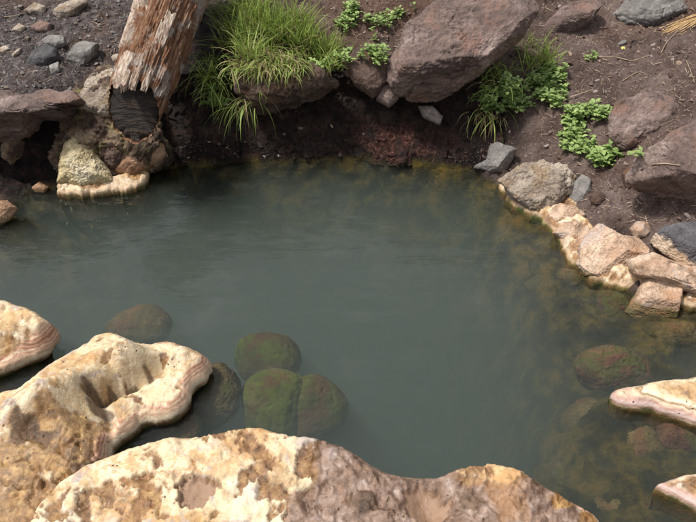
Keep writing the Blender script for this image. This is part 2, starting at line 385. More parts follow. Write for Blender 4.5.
CP += [(0, .35, .0), (-.8, .4, .05), (.8, .4, .05), (0, -.5, .05), (-1.5, 0, .15), (1.5, 0, .15), (-.5, .7, -.02), (.4, .7, -.02), (.9, .85, 0), (-1.3, .9, 0), (-2.0, 1.3, 0), (-2.2, 1.8, 0),
       (-1.9, 2.6, .30), (-2.6, 1.5, .25), (-3, 3, .6), (-3, 1, .5), (2.1, 1.5, .15), (1.75, 1.25, .03), (2.6, 2, .6), (2.6, 3, .8), (3, 1, .5),
       (-2, 4, .85), (0, 4, .85), (2, 4, .85), (-2, 5.5, 1.25), (0, 5.5, 1.25), (2, 5.5, 1.25), (-4, 5, 1.3), (4, 5, 1.4), (-4, -1, .6), (4, -1, .6), (0, -2, .2), (4, 2.5, 1.0), (-4, 2, .8)]
c0 = 0.05
def rbf_fit(pts):
    pts = np.array(pts)
    A_ = np.sqrt(((pts[:, None, :2] - pts[None, :, :2]) ** 2).sum(2) + c0 * c0)
    w = np.linalg.solve(A_ - np.eye(len(pts)) * 4e-3, pts[:, 2])
    def f(x, y):
        out = np.zeros_like(x)
        for (cx, cy, _), wi in zip(pts, w):
            out += wi * np.sqrt((x - cx) ** 2 + (y - cy) ** 2 + c0 * c0)
        return out
    return f
ground_raw, basin_raw = rbf_fit(CP), rbf_fit(BP)

def spaced(lo, a, bb, hi, fine, n_out):
    mid = np.arange(a, bb, fine)
    t = np.linspace(0, 1, n_out + 1)[1:]
    return np.concatenate([(a - (a - lo) * (t ** 1.6))[::-1], mid, bb + (hi - bb) * (t ** 1.6)])

gx = spaced(-9, -2.0, 2.0, 9, 0.0115, 60); gy = spaced(-5, 0.7, 3.55, 14, 0.0105, 70)
X, Y = np.meshgrid(gx, gy); Xf, Yf = X.ravel(), Y.ravel()
Z = ground_raw(Xf, Yf)
P3 = np.stack([Xf, Yf, Z], 1)
SHORE = [at(u, v, 0)[:2] for u, v in [(-140, 235), (-40, 222), (0, 214), (22, 197), (48, 188), (80, 187), (112, 186), (140, 178), (165, 167), (200, 167), (240, 163), (270, 162), (300, 162), (330, 160), (360, 159), (400, 163),
         (440, 169), (472, 173), (500, 185), (516, 202), (545, 217), (562, 238), (580, 260), (610, 281), (645, 302), (696, 308), (760, 322)]] + [(1.75, 1.5), (1.6, 1.1), (.9, .85), (.4, .7), (-.6, .7), (-1.3, .9), (-2.0, 1.3), (-2.2, 1.8)]
jx = .03 * fbm(P3 * np.array([9, 9, 0]), 4, .55, 61); jy = .03 * fbm(P3 * np.array([9, 9, 0]), 4, .55, 71)
sd = poly_sdf(Xf + jx, Yf + jy, SHORE)
Z = np.where(sd > 0, np.minimum(basin_raw(Xf, Yf), -np.where((Yf > 2.25) & (Xf < .55), np.minimum(2.4 * sd, .30), np.minimum(.7 * sd, .06))), np.maximum(Z, np.minimum(.45 * -sd, .02)))
P3[:, 2] = Z
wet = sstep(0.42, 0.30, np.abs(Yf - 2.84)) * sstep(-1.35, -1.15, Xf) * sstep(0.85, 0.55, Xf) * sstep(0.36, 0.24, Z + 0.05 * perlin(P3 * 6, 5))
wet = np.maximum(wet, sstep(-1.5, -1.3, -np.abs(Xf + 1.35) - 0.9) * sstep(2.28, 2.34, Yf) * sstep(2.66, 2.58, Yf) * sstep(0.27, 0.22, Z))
gully_shade = at(185, 90, .18)
wet = np.maximum(wet, sstep(1.2, .7, np.hypot((Xf - gully_shade[0]) / .24, (Yf - gully_shade[1]) / .42)))  # shade of the gully beside the log, painted dark into this mask
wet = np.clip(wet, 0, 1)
greym = sstep(-0.85, -1.05, Xf + 0.15 * perlin(P3 * 4, 8)) * sstep(2.2, 2.4, Yf)
under = sstep(0.010, -0.006, Z + 0.010 * perlin(P3 * 14, 3))
inv = 1 - under
lump = fbm(P3 * 5.5, 3, 0.5, 1)
rough_ = fbm(P3 * np.array([22, 22, 22]), 4, 0.6, 4, ridged=True)
Z = Z + inv * (0.034 * lump + 0.020 * fbm(P3 * 15, 3, 0.55, 31) + (0.024 + 0.018 * wet) * (rough_ - 0.3)) + under * (0.05 * fbm(P3 * 4.5, 4, 0.55, 9) + .035 * (fbm(P3 * 10, 4, .6, 19, ridged=True) - .3)) * sstep(0, .08, sd)
nx, ny = len(gx), len(gy)
idx = np.arange(nx * ny).reshape(ny, nx)
Q = np.stack([idx[:-1, :-1], idx[:-1, 1:], idx[1:, 1:], idx[1:, :-1]], -1).reshape(-1, 4)
Xw = Xf + wet * 0.02 * perlin(P3 * 18, 21); Yw = Yf + wet * 0.03 * perlin(P3 * 18, 22)
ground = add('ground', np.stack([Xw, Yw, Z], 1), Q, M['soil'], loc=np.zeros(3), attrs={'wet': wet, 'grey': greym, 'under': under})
tag(ground, 'brown soil bank sloping into the pool and its algae covered bed', 'ground', kind='structure')

bpy.context.view_layer.update()
def ground_hit(u, v):
    d = ray(u, v); d = d / np.linalg.norm(d)
    ok, loc, nrm, _ = ground.ray_cast(Vector(EYE), Vector(d))
    return np.array(loc) if ok else at(u, v, .3)

# ------------------------------------------------------------------ rocks with a traced outline, their own distance and thickness
def rock(name, label, px, zc, mat='bank', T=0.75, planes=(), nf=7, amp=0.06, freq=2.2, sub=6, seed=1, power=0.85, group=None, cat='rock', fine=0.012, layers=None, lift=0.0, cell=1.0, clip=.93, crack=.025, grow=1.0, smooth=0):
    px = np.array(px, float)
    px = px.mean(0) + (px - px.mean(0)) * grow
    # polygon centroid
    x0, y0 = px[:, 0], px[:, 1]; x1, y1 = np.roll(x0, -1), np.roll(y0, -1)
    cr = x0 * y1 - x1 * y0
    uc = ((x0 + x1) * cr).sum() / (3 * cr.sum()); vc = ((y0 + y1) * cr).sum() / (3 * cr.sum())
    if zc is None:            # rests on the ground that lies behind its lower part
        g_ = ground_hit(uc, vc + .45 * (px[:, 1].max() - vc)); d_ = ray(uc, vc)
        C = EYE + d_ * ((g_ - EYE) @ FWD - lift)
    else:
        C = at(uc, vc, zc)
    s = (C - EYE) @ FWD / FPX
    L = np.stack([(px[:, 0] - uc) * s, -(px[:, 1] - vc) * s], 1)
    D = np.concatenate([L + (np.roll(L, -1, 0) - L) * t for t in np.linspace(0, 1, 12, endpoint=False)])
    th = np.arctan2(D[:, 1], D[:, 0]); rr = np.hypot(D[:, 0], D[:, 1])
    o = np.argsort(th); th, rr = th[o], rr[o]
    th = np.concatenate([th - 2 * math.pi, th, th + 2 * math.pi]); rr = np.concatenate([rr] * 3)
    if smooth:
        tg = np.linspace(-math.pi, math.pi, 360, endpoint=False); rg_ = np.interp(tg, th, rr); kk = np.ones(2 * smooth + 1) / (2 * smooth + 1)
        rg_ = np.convolve(np.concatenate([rg_[-smooth:], rg_, rg_[:smooth]]), kk, 'valid')
        th = np.concatenate([tg - 2 * math.pi, tg, tg + 2 * math.pi]); rr = np.concatenate([rg_] * 3)
    size = rr.mean()
    V, Fc = ico(sub)
    rho = np.hypot(V[:, 0], V[:, 1]); tt = np.arctan2(V[:, 1], V[:, 0])
    r = np.interp(tt, th, rr)
    a = np.clip(rho, 1e-6, 1) ** power
    zN = np.sign(V[:, 2]) * np.abs(V[:, 2]) ** power * T * size
    P = RIGHT * (r * a * np.cos(tt))[:, None] + UP * (r * a * np.sin(tt))[:, None] - FWD * zN[:, None]
    rs = np.random.default_rng(seed + 100)
    pl = [(np.array(n, float), f) for n, f in planes]
    for _ in range(nf):
        n = rs.normal(size=3) * 0.75 - FWD * rs.uniform(0.0, 1.2); pl.append((n, rs.uniform(0.78, 0.96)))
    for n, f in pl:
        n = n / np.linalg.norm(n); q = P @ n; d = f * q.max()
        P = P - n * (np.maximum(0, q - d) * clip)[:, None]
    nv = vnormals(P, Fc)
    Pn = P / size + seed * 3.7
    disp = amp * size * fbm(Pn * freq, 4, 0.5, seed) + fine * size * 3 * (fbm(Pn * freq * 4, 4, 0.6, seed + 9, ridged=True) - 0.35)
    f1, f2, cid = worley(Pn * freq * 1.1, seed)
    disp += cell * amp * 0.9 * size * (cid - 0.5) * sstep(0.0, 0.12, f2 - f1)
    ckr = sstep(.05, 0, np.abs(fbm(Pn * freq * .8 + .3 * fbm(Pn * 5, 3, .5, seed + 52)[:, None], 3, .5, seed + 51))) * sstep(.0, .2, fbm(Pn * 1.1, 2, .5, seed + 53))
    disp -= crack * size * ckr
    if layers:
        ln, lf, la = layers; ln = np.array(ln, float); ln /= np.linalg.norm(ln)
        ph = (P @ ln) / size * lf + 0.6 * fbm(Pn * 2, 3, 0.5, seed + 4)
        disp += la * size * (np.abs((ph % 1) - 0.5) * 2 - 0.5)
    P = P + nv * disp[:, None]
    ob = add(name, P + C, Fc, M[mat] if isinstance(mat, str) else mat)
    tag(ob, label, cat, group)
    return ob

VIEW = -FWD
ld = [(248, 62), (270, 58), (300, 62), (322, 68), (336, 84), (326, 92), (300, 100), (272, 111), (250, 107), (238, 92), (240, 72)]
rock('ledge_rock', 'brown overhanging ledge rock under the thick grass clump', ld, .31, 'ledge', 1.0, [((-.1, -.5, .9), .6)], seed=4, amp=.12, nf=2, fine=.03, clip=.8, layers=((.2, .1, 1), 3.3, .05))
rock('large_boulder', 'large smooth purple brown boulder overhanging the far bank', [(382, 64), (398, 46), (406, 26), (428, 10), (455, -6), (500, -14), (534, -2), (538, 14), (520, 38), (500, 55), (480, 72), (460, 86), (438, 99), (416, 104), (402, 96), (388, 80)],
     .48, 'bank', .85, [((-.12, -.62, .78), .42), ((.05, -.9, -.35), .62), ((-.9, -.2, .35), .8)], nf=3, seed=2, amp=.06, freq=1.5, sub=7, power=.9, fine=.018, clip=.85, crack=.05)
rock('stone', 'brown stone wedged against the left end of the large boulder', [(340, 58), (366, 44), (388, 60), (387, 84), (373, 98), (356, 86)], .36, 'dim', .8, [((0, -.6, .8), .6)], seed=5)
rock('stone', 'small brown stone tucked under the left corner of the large boulder', [(378, 80), (393, 82), (399, 99), (389, 108), (376, 100)], .27, 'bank', .8, seed=6, sub=5)
rock('stone', 'pale angular stone below the underside of the large boulder', [(418, 106), (432, 106), (443, 117), (440, 125), (424, 118)], .17, 'pebble', .8, seed=7, sub=5)
rock('stone', 'tiny grey stone hanging in the soil above the angular grey stone', [(452, 118), (462, 116), (468, 122), (460, 130), (452, 126)], .13, 'dim', .8, seed=8, sub=5)
rock('stone', 'angular grey stone standing at the waterline beneath the grass', [(473, 167), (486, 160), (490, 146), (497, 142), (517, 149), (512, 160), (504, 173), (489, 172)], None, 'grey', .7, [((-.3, -.6, .7), .6), ((.5, -.8, .1), .75)], nf=4, seed=9, amp=.05)
rock('rock', 'weathered brown rock on the slope beside the large boulder', [(540, 40), (546, 22), (562, 8), (590, -6), (602, 6), (592, 20), (575, 33), (560, 39), (548, 43)], None, 'bank', .8, [((-.1, -.4, .9), .55), ((.2, -.9, -.2), .6)], seed=10)
rock('rock', 'lumpy grey rock half sunk in the top of the right slope', [(613, 14), (625, 0), (650, -10), (684, -8), (692, 8), (668, 20), (654, 34), (630, 28), (618, 24)], None, 'grey', .6, [((0, -.4, .9), .6)], seed=11, amp=.1)
rock('rock', 'flat purple brown rock half buried in the slope beside the leafy plants', [(606, 118), (616, 102), (640, 94), (668, 94), (682, 106), (676, 126), (652, 142), (622, 150), (608, 138)], None, 'bank', .45, [((-.2, -.5, .8), .55)], seed=12, amp=.08)
rock('boulder', 'big purple grey boulder jutting over a dark hollow on the right slope', [(627, 176), (638, 160), (652, 148), (672, 134), (696, 121), (745, 108), (775, 160), (745, 205), (700, 214), (672, 206), (655, 196), (634, 200)], .33, 'bank', .85, [((-.25, -.45, .85), .5), ((-.35, -.75, -.55), .45), ((-.8, -.4, .2), .7)], nf=4, seed=13, amp=.05, sub=7, layers=((.3, .2, .9), 3.2, .025))
rock('stone', 'upright brown stone leaning against the big boulder over the hollow', [(622, 172), (634, 163), (637, 184), (626, 190)], None, 'dim', .8, seed=14, sub=5)
rock('rock', 'slate dark topped rock with cream edges above the peach blocks', [(649, 241), (668, 225), (696, 221), (732, 225), (735, 258), (700, 270), (680, 264), (664, 252)], None, 'slate', .8, [((-.1, -.35, .93), .5), ((-.6, -.75, .1), .62)], seed=15, amp=.05, sub=7)
rock('stone', 'small rounded cream stone sitting alone on the dark soil', [(630, 229), (637, 221), (647, 222), (650, 230), (645, 238), (634, 238)], None, 'crust', .9, seed=16, sub=5, nf=3)
rock('rock', 'large cracked peach block of crusted stone at the waterline', [(582, 263), (586, 246), (591, 236), (600, 226), (608, 231), (620, 238), (633, 239), (642, 250), (640, 262), (632, 273), (615, 280), (600, 278), (588, 272)], None, 'crust', .8, [((-.35, -.5, .8), .5), ((.2, -.9, .25), .6), ((.3, -.2, .95), .7)], nf=3, seed=17, amp=.035, sub=7, layers=((.1, -.3, 1), 2.5, .02), grow=1.16)
rock('rock', 'square peach block standing in the water below the slate rock', [(631, 310), (640, 296), (648, 280), (652, 272), (670, 275), (684, 281), (682, 298), (676, 313), (660, 318), (640, 317)], None, 'crust', .8, [((-.1, -.35, .93), .5), ((-.25, -.95, .15), .55), ((.9, -.4, .1), .7)], nf=3, seed=18, amp=.035, sub=7, layers=((0, -.1, 1), 3, .025), grow=1.16)
rock('rock', 'long peach crust ledge running behind the square block', [(636, 264), (655, 256), (680, 268), (700, 270), (740, 285), (735, 305), (700, 304), (684, 292), (660, 280), (640, 276)], None, 'crust', .7, seed=19, amp=.08, grow=1.16)
rock('rock', 'pitted pale grey crust rock along the far waterline', [(499, 180), (508, 170), (524, 163), (546, 161), (566, 167), (576, 178), (570, 193), (557, 202), (552, 222), (538, 218), (524, 208), (512, 198)], None, 'pale', .7, [((-.2, -.5, .8), .55)], seed=20, amp=.12, sub=7, fine=.02)
rock('stone', 'smooth grey beige slab leaning on the pitted crust rock', [(567, 202), (571, 186), (582, 174), (591, 179), (590, 192), (580, 204), (570, 207)], None, 'grey', .6, [((-.4, -.5, .75), .5)], nf=2, seed=21, amp=.03, sub=5)
rock('stone', 'small pale chip on the edge of the pitted crust rock', [(546, 199), (558, 192), (567, 196), (560, 204), (550, 204)], None, 'pale', .7, seed=22, sub=5)
rock('stone', 'rounded peach stone below the leaning grey slab', [(550, 213), (560, 205), (572, 207), (583, 215), (577, 223), (562, 226), (552, 221)], None, 'crust', .8, seed=23, nf=3, sub=6, grow=1.16)
rock('stone', 'rounded peach stone with a green algae edge at the water', [(555, 233), (563, 224), (575, 222), (585, 229), (580, 240), (566, 242)], None, 'crust', .8, seed=24, nf=3, sub=6, grow=1.16)
rock('stone', 'narrow peach stone wedged beside the large cracked block', [(575, 244), (586, 228), (593, 238), (589, 258), (580, 264), (574, 254)], None, 'crust', .8, seed=25, nf=3, sub=6, grow=1.16)
rock('stone', 'brown stone in the soil above the rounded peach stones', [(590, 196), (600, 190), (606, 198), (600, 206), (591, 204)], None, 'dim', .7, seed=26, sub=5)

# left bank
b = NB('stained_outcrop')
o1 = b.noise(6, 8, 0.62, dist=0.5); o2 = b.noise(45, 8, 0.72)
oc = b.ramp(o1, [(0.34, (0.02, 0.012, 0.009)), (0.47, (0.10, 0.06, 0.04)), (0.56, (0.30, 0.21, 0.14)), (0.7, (0.52, 0.43, 0.32))])
oc = b.mix(oc, (0.30, 0.28, 0.08), b.math('MULTIPLY', b.band(b.noise(9, 6, 0.6), 0.53, 0.66), 0.6))
oc = b.mix(oc, b.ramp(o2, [(0.3, 0.35), (0.5, 0.9), (0.68, 1.5)]), 0.8, 'MULTIPLY')
M['outcrop'] = b.finish(oc, b.ramp(o2, [(0.3, 0.25), (0.7, 0.65)]), b.bump(b.math('ADD', b.noise(30, 12, 0.72), b.math('MULTIPLY', o2, 0.5)), 0.9, 0.03), 0.45)
rock('outcrop', 'stained dark and cream outcrop between the water and the log end', [(56, 186), (58, 150), (62, 128), (58, 112), (70, 98), (88, 80), (112, 68), (138, 84), (152, 122), (168, 140), (170, 158), (152, 170), (140, 181), (100, 188)], .14, 'outcrop', .55, [((.1, -1, -.25), .7)], nf=2, seed=29, amp=.16, freq=2.6, fine=.03, sub=7, clip=.8)
rock('rock', 'pinkish pale rock under the charred end of the log', [(70, 102), (84, 90), (94, 76), (110, 67), (128, 72), (132, 96), (122, 116), (108, 128), (90, 124), (76, 116)], .29, 'pale', .8, [((-.1, -.4, .9), .55)], seed=30, amp=.1, sub=7)
rock('rock', 'cream and yellow green flowing crust under the dark left overhang', [(58, 184), (61, 158), (67, 143), (78, 137), (89, 142), (97, 156), (108, 168), (114, 182), (85, 188)], .085, 'yellow', .7, seed=31, nf=0, amp=.14, fine=.02, freq=1.8, cell=.1, power=1.0, sub=7)
rock('rock', 'dark lumpy rock between the yellow crust and the log end', [(96, 150), (112, 128), (140, 128), (152, 140), (130, 158), (116, 172), (106, 168)], .12, 'dim', .8, seed=32, amp=.1, nf=2, fine=.03, freq=2.8, cell=.6)
rock('rock', 'orange pink rock at the waterline below the log end', [(115, 172), (120, 156), (136, 148), (150, 137), (164, 144), (167, 156), (150, 167), (130, 177)], .085, 'orange', .7, seed=33, amp=.09, nf=0, fine=.02, freq=2.2, cell=.15, power=1.0)
rock('rock', 'grey and yellow knob in the shade of the left overhang', [(2, 158), (4, 142), (14, 132), (24, 130), (30, 142), (25, 155), (12, 164)], .12, 'outcrop', .7, seed=35, amp=.1, nf=2, fine=.03, freq=2.8, cell=.6)
rock('stone', 'small reddish stone at the shaded left waterline', [(31, 188), (40, 182), (49, 187), (45, 193), (36, 193)], .01, 'orange', .8, seed=36, sub=5)
rock('rock', 'brown rock entering the water at the left shore', [(-30, 222), (-10, 206), (6, 200), (17, 208), (9, 220), (-8, 232)], .02, 'orange', .7, seed=37)
G1 = 'stones lying on the left plateau'
for i, (lb, px, z, mt) in enumerate([
    ('dark grey tilted stone lying on the left plateau', [(27, 65), (33, 53), (45, 43), (57, 49), (61, 58), (48, 67), (34, 68)], .42, 'slate_plain'),
    ('flat grey stone behind the dark tilted stone', [(41, 41), (50, 35), (65, 36), (67, 45), (58, 50), (45, 45)], .44, 'grey'),
    ('broad grey stone lying beside the dark tilted stone', [(67, 60), (75, 45), (84, 40), (99, 43), (96, 55), (85, 66), (74, 65)], .43, 'grey'),
    ('small upright grey stone in front of the dark tilted stone', [(49, 64), (58, 61), (61, 72), (52, 77)], .40, 'grey'),
    ('long pale stone at the top of the left plateau', [(50, 14), (64, 4), (80, -4), (88, 3), (76, 15), (60, 20)], .51, 'pale'),
    ('pale brown stone beside the long pale stone', [(24, 11), (35, 2), (46, 7), (44, 16), (33, 16)], .51, 'pale'),
    ('flat grey brown stone below the pale brown stone', [(30, 28), (40, 20), (52, 24), (50, 33), (36, 34)], .47, 'bank'),
    ('small tan stone near the left end of the plateau', [(11, 31), (19, 23), (27, 27), (22, 33)], .47, 'pale'),
    ('small cream pebble pair stone at the plateau edge', [(-2, 48), (6, 45), (11, 49), (5, 54), (-1, 54)], .43, 'pale'),
    ('slim cream stone lying slanted on the plateau', [(11, 56), (17, 49), (22, 48), (19, 55), (14, 58)], .42, 'pale'),
    ('pale stone touching the side of the log', [(110, 58), (116, 53), (123, 56), (120, 63), (112, 63)], .42, 'pale'),
    ('flat pale stone between the plateau and the log', [(98, 70), (108, 65), (121, 66), (118, 73), (103, 75)], .38, 'pale'),
    ('pale flat rock on the lip of the left overhang', [(0, 112), (8, 104), (24, 104), (32, 112), (22, 120), (6, 121)], .335, 'pale'),
    ('grey lump of rock at the middle of the overhang lip', [(36, 112), (46, 98), (62, 94), (70, 104), (60, 114), (46, 118)], .335, 'bank')]):
    rock('stone', lb, px, None, mt, .65, [((-.1, -.4, .9), .6)], nf=5, seed=40 + i, sub=5, amp=.07, group=G1)

rock('overhang_rock', 'grey overhanging rock lip above the dark left recess', [(-40, 96), (0, 92), (28, 95), (50, 90), (72, 92), (84, 100), (80, 112), (66, 116), (58, 108), (44, 110), (32, 120), (20, 134), (0, 138), (-40, 146)],
     .285, 'bank', 1.0, [((0, -.25, .97), .55), ((.1, -.8, -.6), .55)], seed=56, amp=.09, sub=7)
# under water
rock('mossy_rock', 'smaller mossy green rock under water behind the larger one', [(233, 348), (244, 336), (270, 333), (292, 338), (302, 354), (298, 376), (265, 386), (238, 376)], -.13, 'moss', .8, seed=61, nf=0, cell=.15, amp=.09, freq=1.3, fine=.006, smooth=22, crack=.05, group='mossy rocks under water')
rock('mossy_rock', 'larger mossy green rock under water touching the long near rock', [(246, 430), (241, 388), (256, 373), (282, 368), (304, 378), (306, 410), (298, 442), (262, 446)], -.15, 'moss', .8, seed=62, nf=0, amp=.10, freq=1.4, fine=.010, cell=0, sub=6, smooth=14, crack=.05, group='mossy rocks under water')
rock('mossy_rock', 'rounded red brown and green rock leaning on the larger mossy one', [(290, 410), (294, 380), (314, 374), (338, 386), (350, 405), (344, 424), (320, 442), (294, 440)], -.16, 'mossred', .8, seed=67, nf=0, amp=.10, freq=1.4, fine=.010, cell=0, sub=6, smooth=14, crack=.05, group='mossy rocks under water')
rock('sunken_rock', 'brown domed rock under water behind the knobbly near rock', [(98, 335), (118, 314), (145, 303), (166, 310), (174, 326), (162, 345), (120, 350)], -.16, 'algae', .7, seed=63, nf=0, amp=.07, cell=.1, smooth=22)
GS = 'algae covered rocks in the shallows'
for i, (px, z, mt, lb) in enumerate([
    ([(180, 425), (196, 385), (214, 362), (230, 366), (240, 385), (238, 412), (212, 432)], -.12, 'algae', 'olive brown rock under water beside the nose of the knobbly near rock'),
    ([(150, 440), (165, 420), (190, 410), (205, 425), (195, 445), (165, 450)], -.10, 'redalgae', 'reddish rock under water in the gap between the near rocks'),
    ([(572, 364), (588, 350), (615, 346), (641, 354), (657, 372), (640, 390), (610, 394), (584, 386)], -.10, 'redalgae', 'red and green rock under water behind the flat pink slab'),
    ([(552, 272), (580, 262), (606, 276), (602, 296), (570, 302)], -.09, 'algae', 'olive brown rock under water below the large cracked peach block'),
    ([(600, 288), (632, 296), (650, 318), (622, 332), (594, 316)], -.09, 'redalgae', 'rusty rock under water beside the square peach block'),
    ([(524, 284), (546, 270), (564, 284), (552, 306), (530, 304)], -.15, 'algae', 'dim olive rock in deeper water off the peach stones'),
    ([(640, 324), (690, 322), (705, 348), (660, 356)], -.08, 'algae', 'brown rock under water between the square block and the pink slab'),
    ([(556, 418), (588, 396), (616, 412), (612, 450), (580, 472), (552, 448)], -.20, 'algae', 'dim brown rock under water off the tip of the pink slab'),
    ([(612, 432), (650, 424), (668, 455), (640, 492), (610, 482)], -.14, 'algae', 'brown rock under water between the pink slab and the corner rock'),
    ([(528, 474), (560, 460), (592, 478), (590, 500), (548, 494)], -.20, 'algae', 'dim rock under water off the tapered end of the long near rock'),
    ([(660, 420), (690, 425), (710, 450), (680, 462), (655, 445)], -.09, 'redalgae', 'rusty brown rock under water just below the pink slab'),
    ([(525, 235), (545, 226), (562, 238), (556, 256), (532, 254)], -.10, 'algae', 'olive rock under water below the rounded peach stones'),
    ([(590, 500), (625, 490), (650, 508), (640, 530), (600, 530)], -.13, 'algae', 'olive brown rock under water beside the corner rock')]):
    rock('sunken_rock', lb, px, z + .02, mt, .7, seed=70 + i, nf=0, amp=.11, freq=1.7, fine=.022, cell=.25, smooth=16, group=GS)

b = NB('wet_bank_earth')
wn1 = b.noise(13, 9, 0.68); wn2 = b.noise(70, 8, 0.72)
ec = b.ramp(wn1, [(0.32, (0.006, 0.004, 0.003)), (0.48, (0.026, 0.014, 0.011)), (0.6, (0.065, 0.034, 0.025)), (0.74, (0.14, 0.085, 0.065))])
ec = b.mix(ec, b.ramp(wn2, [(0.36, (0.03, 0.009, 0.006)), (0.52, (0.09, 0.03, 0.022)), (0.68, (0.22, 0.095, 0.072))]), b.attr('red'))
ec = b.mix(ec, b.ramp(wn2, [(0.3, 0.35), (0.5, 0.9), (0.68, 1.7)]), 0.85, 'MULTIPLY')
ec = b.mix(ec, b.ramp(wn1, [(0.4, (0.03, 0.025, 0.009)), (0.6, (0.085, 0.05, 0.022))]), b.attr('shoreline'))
eh = b.math('ADD', b.noise(34, 12, 0.75), b.math('MULTIPLY', wn2, 0.5))
M['earth'] = b.finish(ec, b.ramp(wn2, [(0.35, 0.28), (0.65, 0.7)]), b.bump(eh, 1.0, 0.035), 0.45)
wp = np.array([at(u, v, 0)[:2] for u, v in [(120, 176), (150, 166), (178, 163), (200, 164), (240, 162), (270, 161), (300, 161), (330, 159), (360, 158), (400, 162), (440, 167), (470, 170), (492, 178), (510, 190)]])
cl = np.concatenate([[0], np.cumsum(np.hypot(*np.diff(wp, axis=0).T))]); sN, hN = 560, 130
ss = np.linspace(0, cl[-1], sN); wx_ = np.interp(ss, cl, wp[:, 0]); wy_ = np.interp(ss, cl, wp[:, 1])
k_ = np.ones(41) / 41
wx_ = np.convolve(np.pad(wx_, 20, 'edge'), k_, 'valid'); wy_ = np.convolve(np.pad(wy_, 20, 'edge'), k_, 'valid')
hz = np.linspace(-.10, .33, hN)
SX, HZ = np.meshgrid(np.arange(sN), hz); SXf = SX.ravel(); Hf = HZ.ravel()
px_, py_ = wx_[SXf], wy_[SXf]
tN = SXf / (sN - 1)
endf = sstep(0, .12, tN) * sstep(1, .86, tN)
rec = .015 + .17 * sstep(-.02, .24, Hf) + .05 * np.clip(Hf, 0, 1)
WP = np.stack([px_, py_, Hf], 1)
red = np.exp(-((px_ - at(398, 150, .05)[0]) / .16) ** 2) * sstep(.15, .09, Hf) * sstep(-.01, .012, Hf) * sstep(-.25, .15, fbm(WP * 12, 3, .5, 5) + .1)
rec = rec - .05 * np.exp(-((px_ - at(398, 150, .05)[0]) / .12) ** 2) * np.exp(-((Hf - .03) / .07) ** 2)
f1w, f2w, cidw = worley(WP * np.array([11, 11, 15]), 4)
dsp = .05 * fbm(WP * 6, 4, .55, 44) + .022 * (fbm(WP * 19, 4, .6, 45, ridged=True) - .35) + .030 * (cidw - .5) * sstep(0, .10, f2w - f1w) + .008 * fbm(WP * 60, 3, .6, 46)
yy = py_ + rec - dsp * sstep(-.05, .0, Hf) + (1 - endf) * .10
zz_ = Hf + .012 * fbm(WP * 15, 3, .5, 47)
ii = np.arange(sN * hN).reshape(hN, sN)
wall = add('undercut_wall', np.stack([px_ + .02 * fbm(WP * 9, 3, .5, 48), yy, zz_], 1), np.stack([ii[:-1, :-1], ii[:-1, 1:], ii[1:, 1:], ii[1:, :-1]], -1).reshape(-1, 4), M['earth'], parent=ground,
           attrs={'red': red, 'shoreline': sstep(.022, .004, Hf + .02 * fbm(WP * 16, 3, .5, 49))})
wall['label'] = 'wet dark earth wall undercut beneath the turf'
GE = 'stones embedded in the undercut far bank'
for i, (lb, px, z, mt) in enumerate([
    ('brown stone sticking out of the wet wall beside the red algae', [(436, 128), (448, 122), (462, 130), (460, 142), (444, 144)], .09, 'dim'),
    ('dark stone sticking out of the wet wall under the ledge', [(318, 128), (332, 118), (350, 124), (352, 138), (334, 144)], .10, 'dim'),
    ('flat dark stone low in the wet wall near the gully', [(236, 146), (252, 138), (272, 142), (270, 154), (248, 157)], .05, 'dim'),
    ('dark pointed stone in the wall below the boulder corner', [(376, 112), (388, 106), (400, 114), (396, 128), (382, 126)], .17, 'ledge'),
    ('brown crumbling lump of earth under the leafy plants', [(452, 104), (470, 96), (490, 106), (496, 126), (478, 134), (458, 124)], .16, 'ledge'),
    ('ochre earth lump below the leafy plants and grey stone', [(508, 130), (524, 122), (540, 134), (530, 152), (512, 148)], .10, 'ledge')]):
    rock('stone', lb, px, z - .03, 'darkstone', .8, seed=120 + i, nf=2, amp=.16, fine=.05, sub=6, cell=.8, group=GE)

# ------------------------------------------------------------------ near travertine rocks: modelled height sheets with an undercut rim
def line_dist(px, py, pts):
    d = np.full(len(px), 1e9)
    for (ax, ay), (bx, by) in zip(pts[:-1], pts[1:]):
        ex, ey = bx - ax, by - ay
        t = np.clip(((px - ax) * ex + (py - ay) * ey) / (ex * ex + ey * ey + 1e-12), 0, 1)
        d = np.minimum(d, np.hypot(px - ax - t * ex, py - ay - t * ey))
    return d

def smooth_closed(P, it=2):
    P = np.array(P, float)
    for _ in range(it):
        nxt = np.roll(P, -1, 0)
        P = np.stack([P * .75 + nxt * .25, P * .25 + nxt * .75], 1).reshape(-1, P.shape[1])
    return P

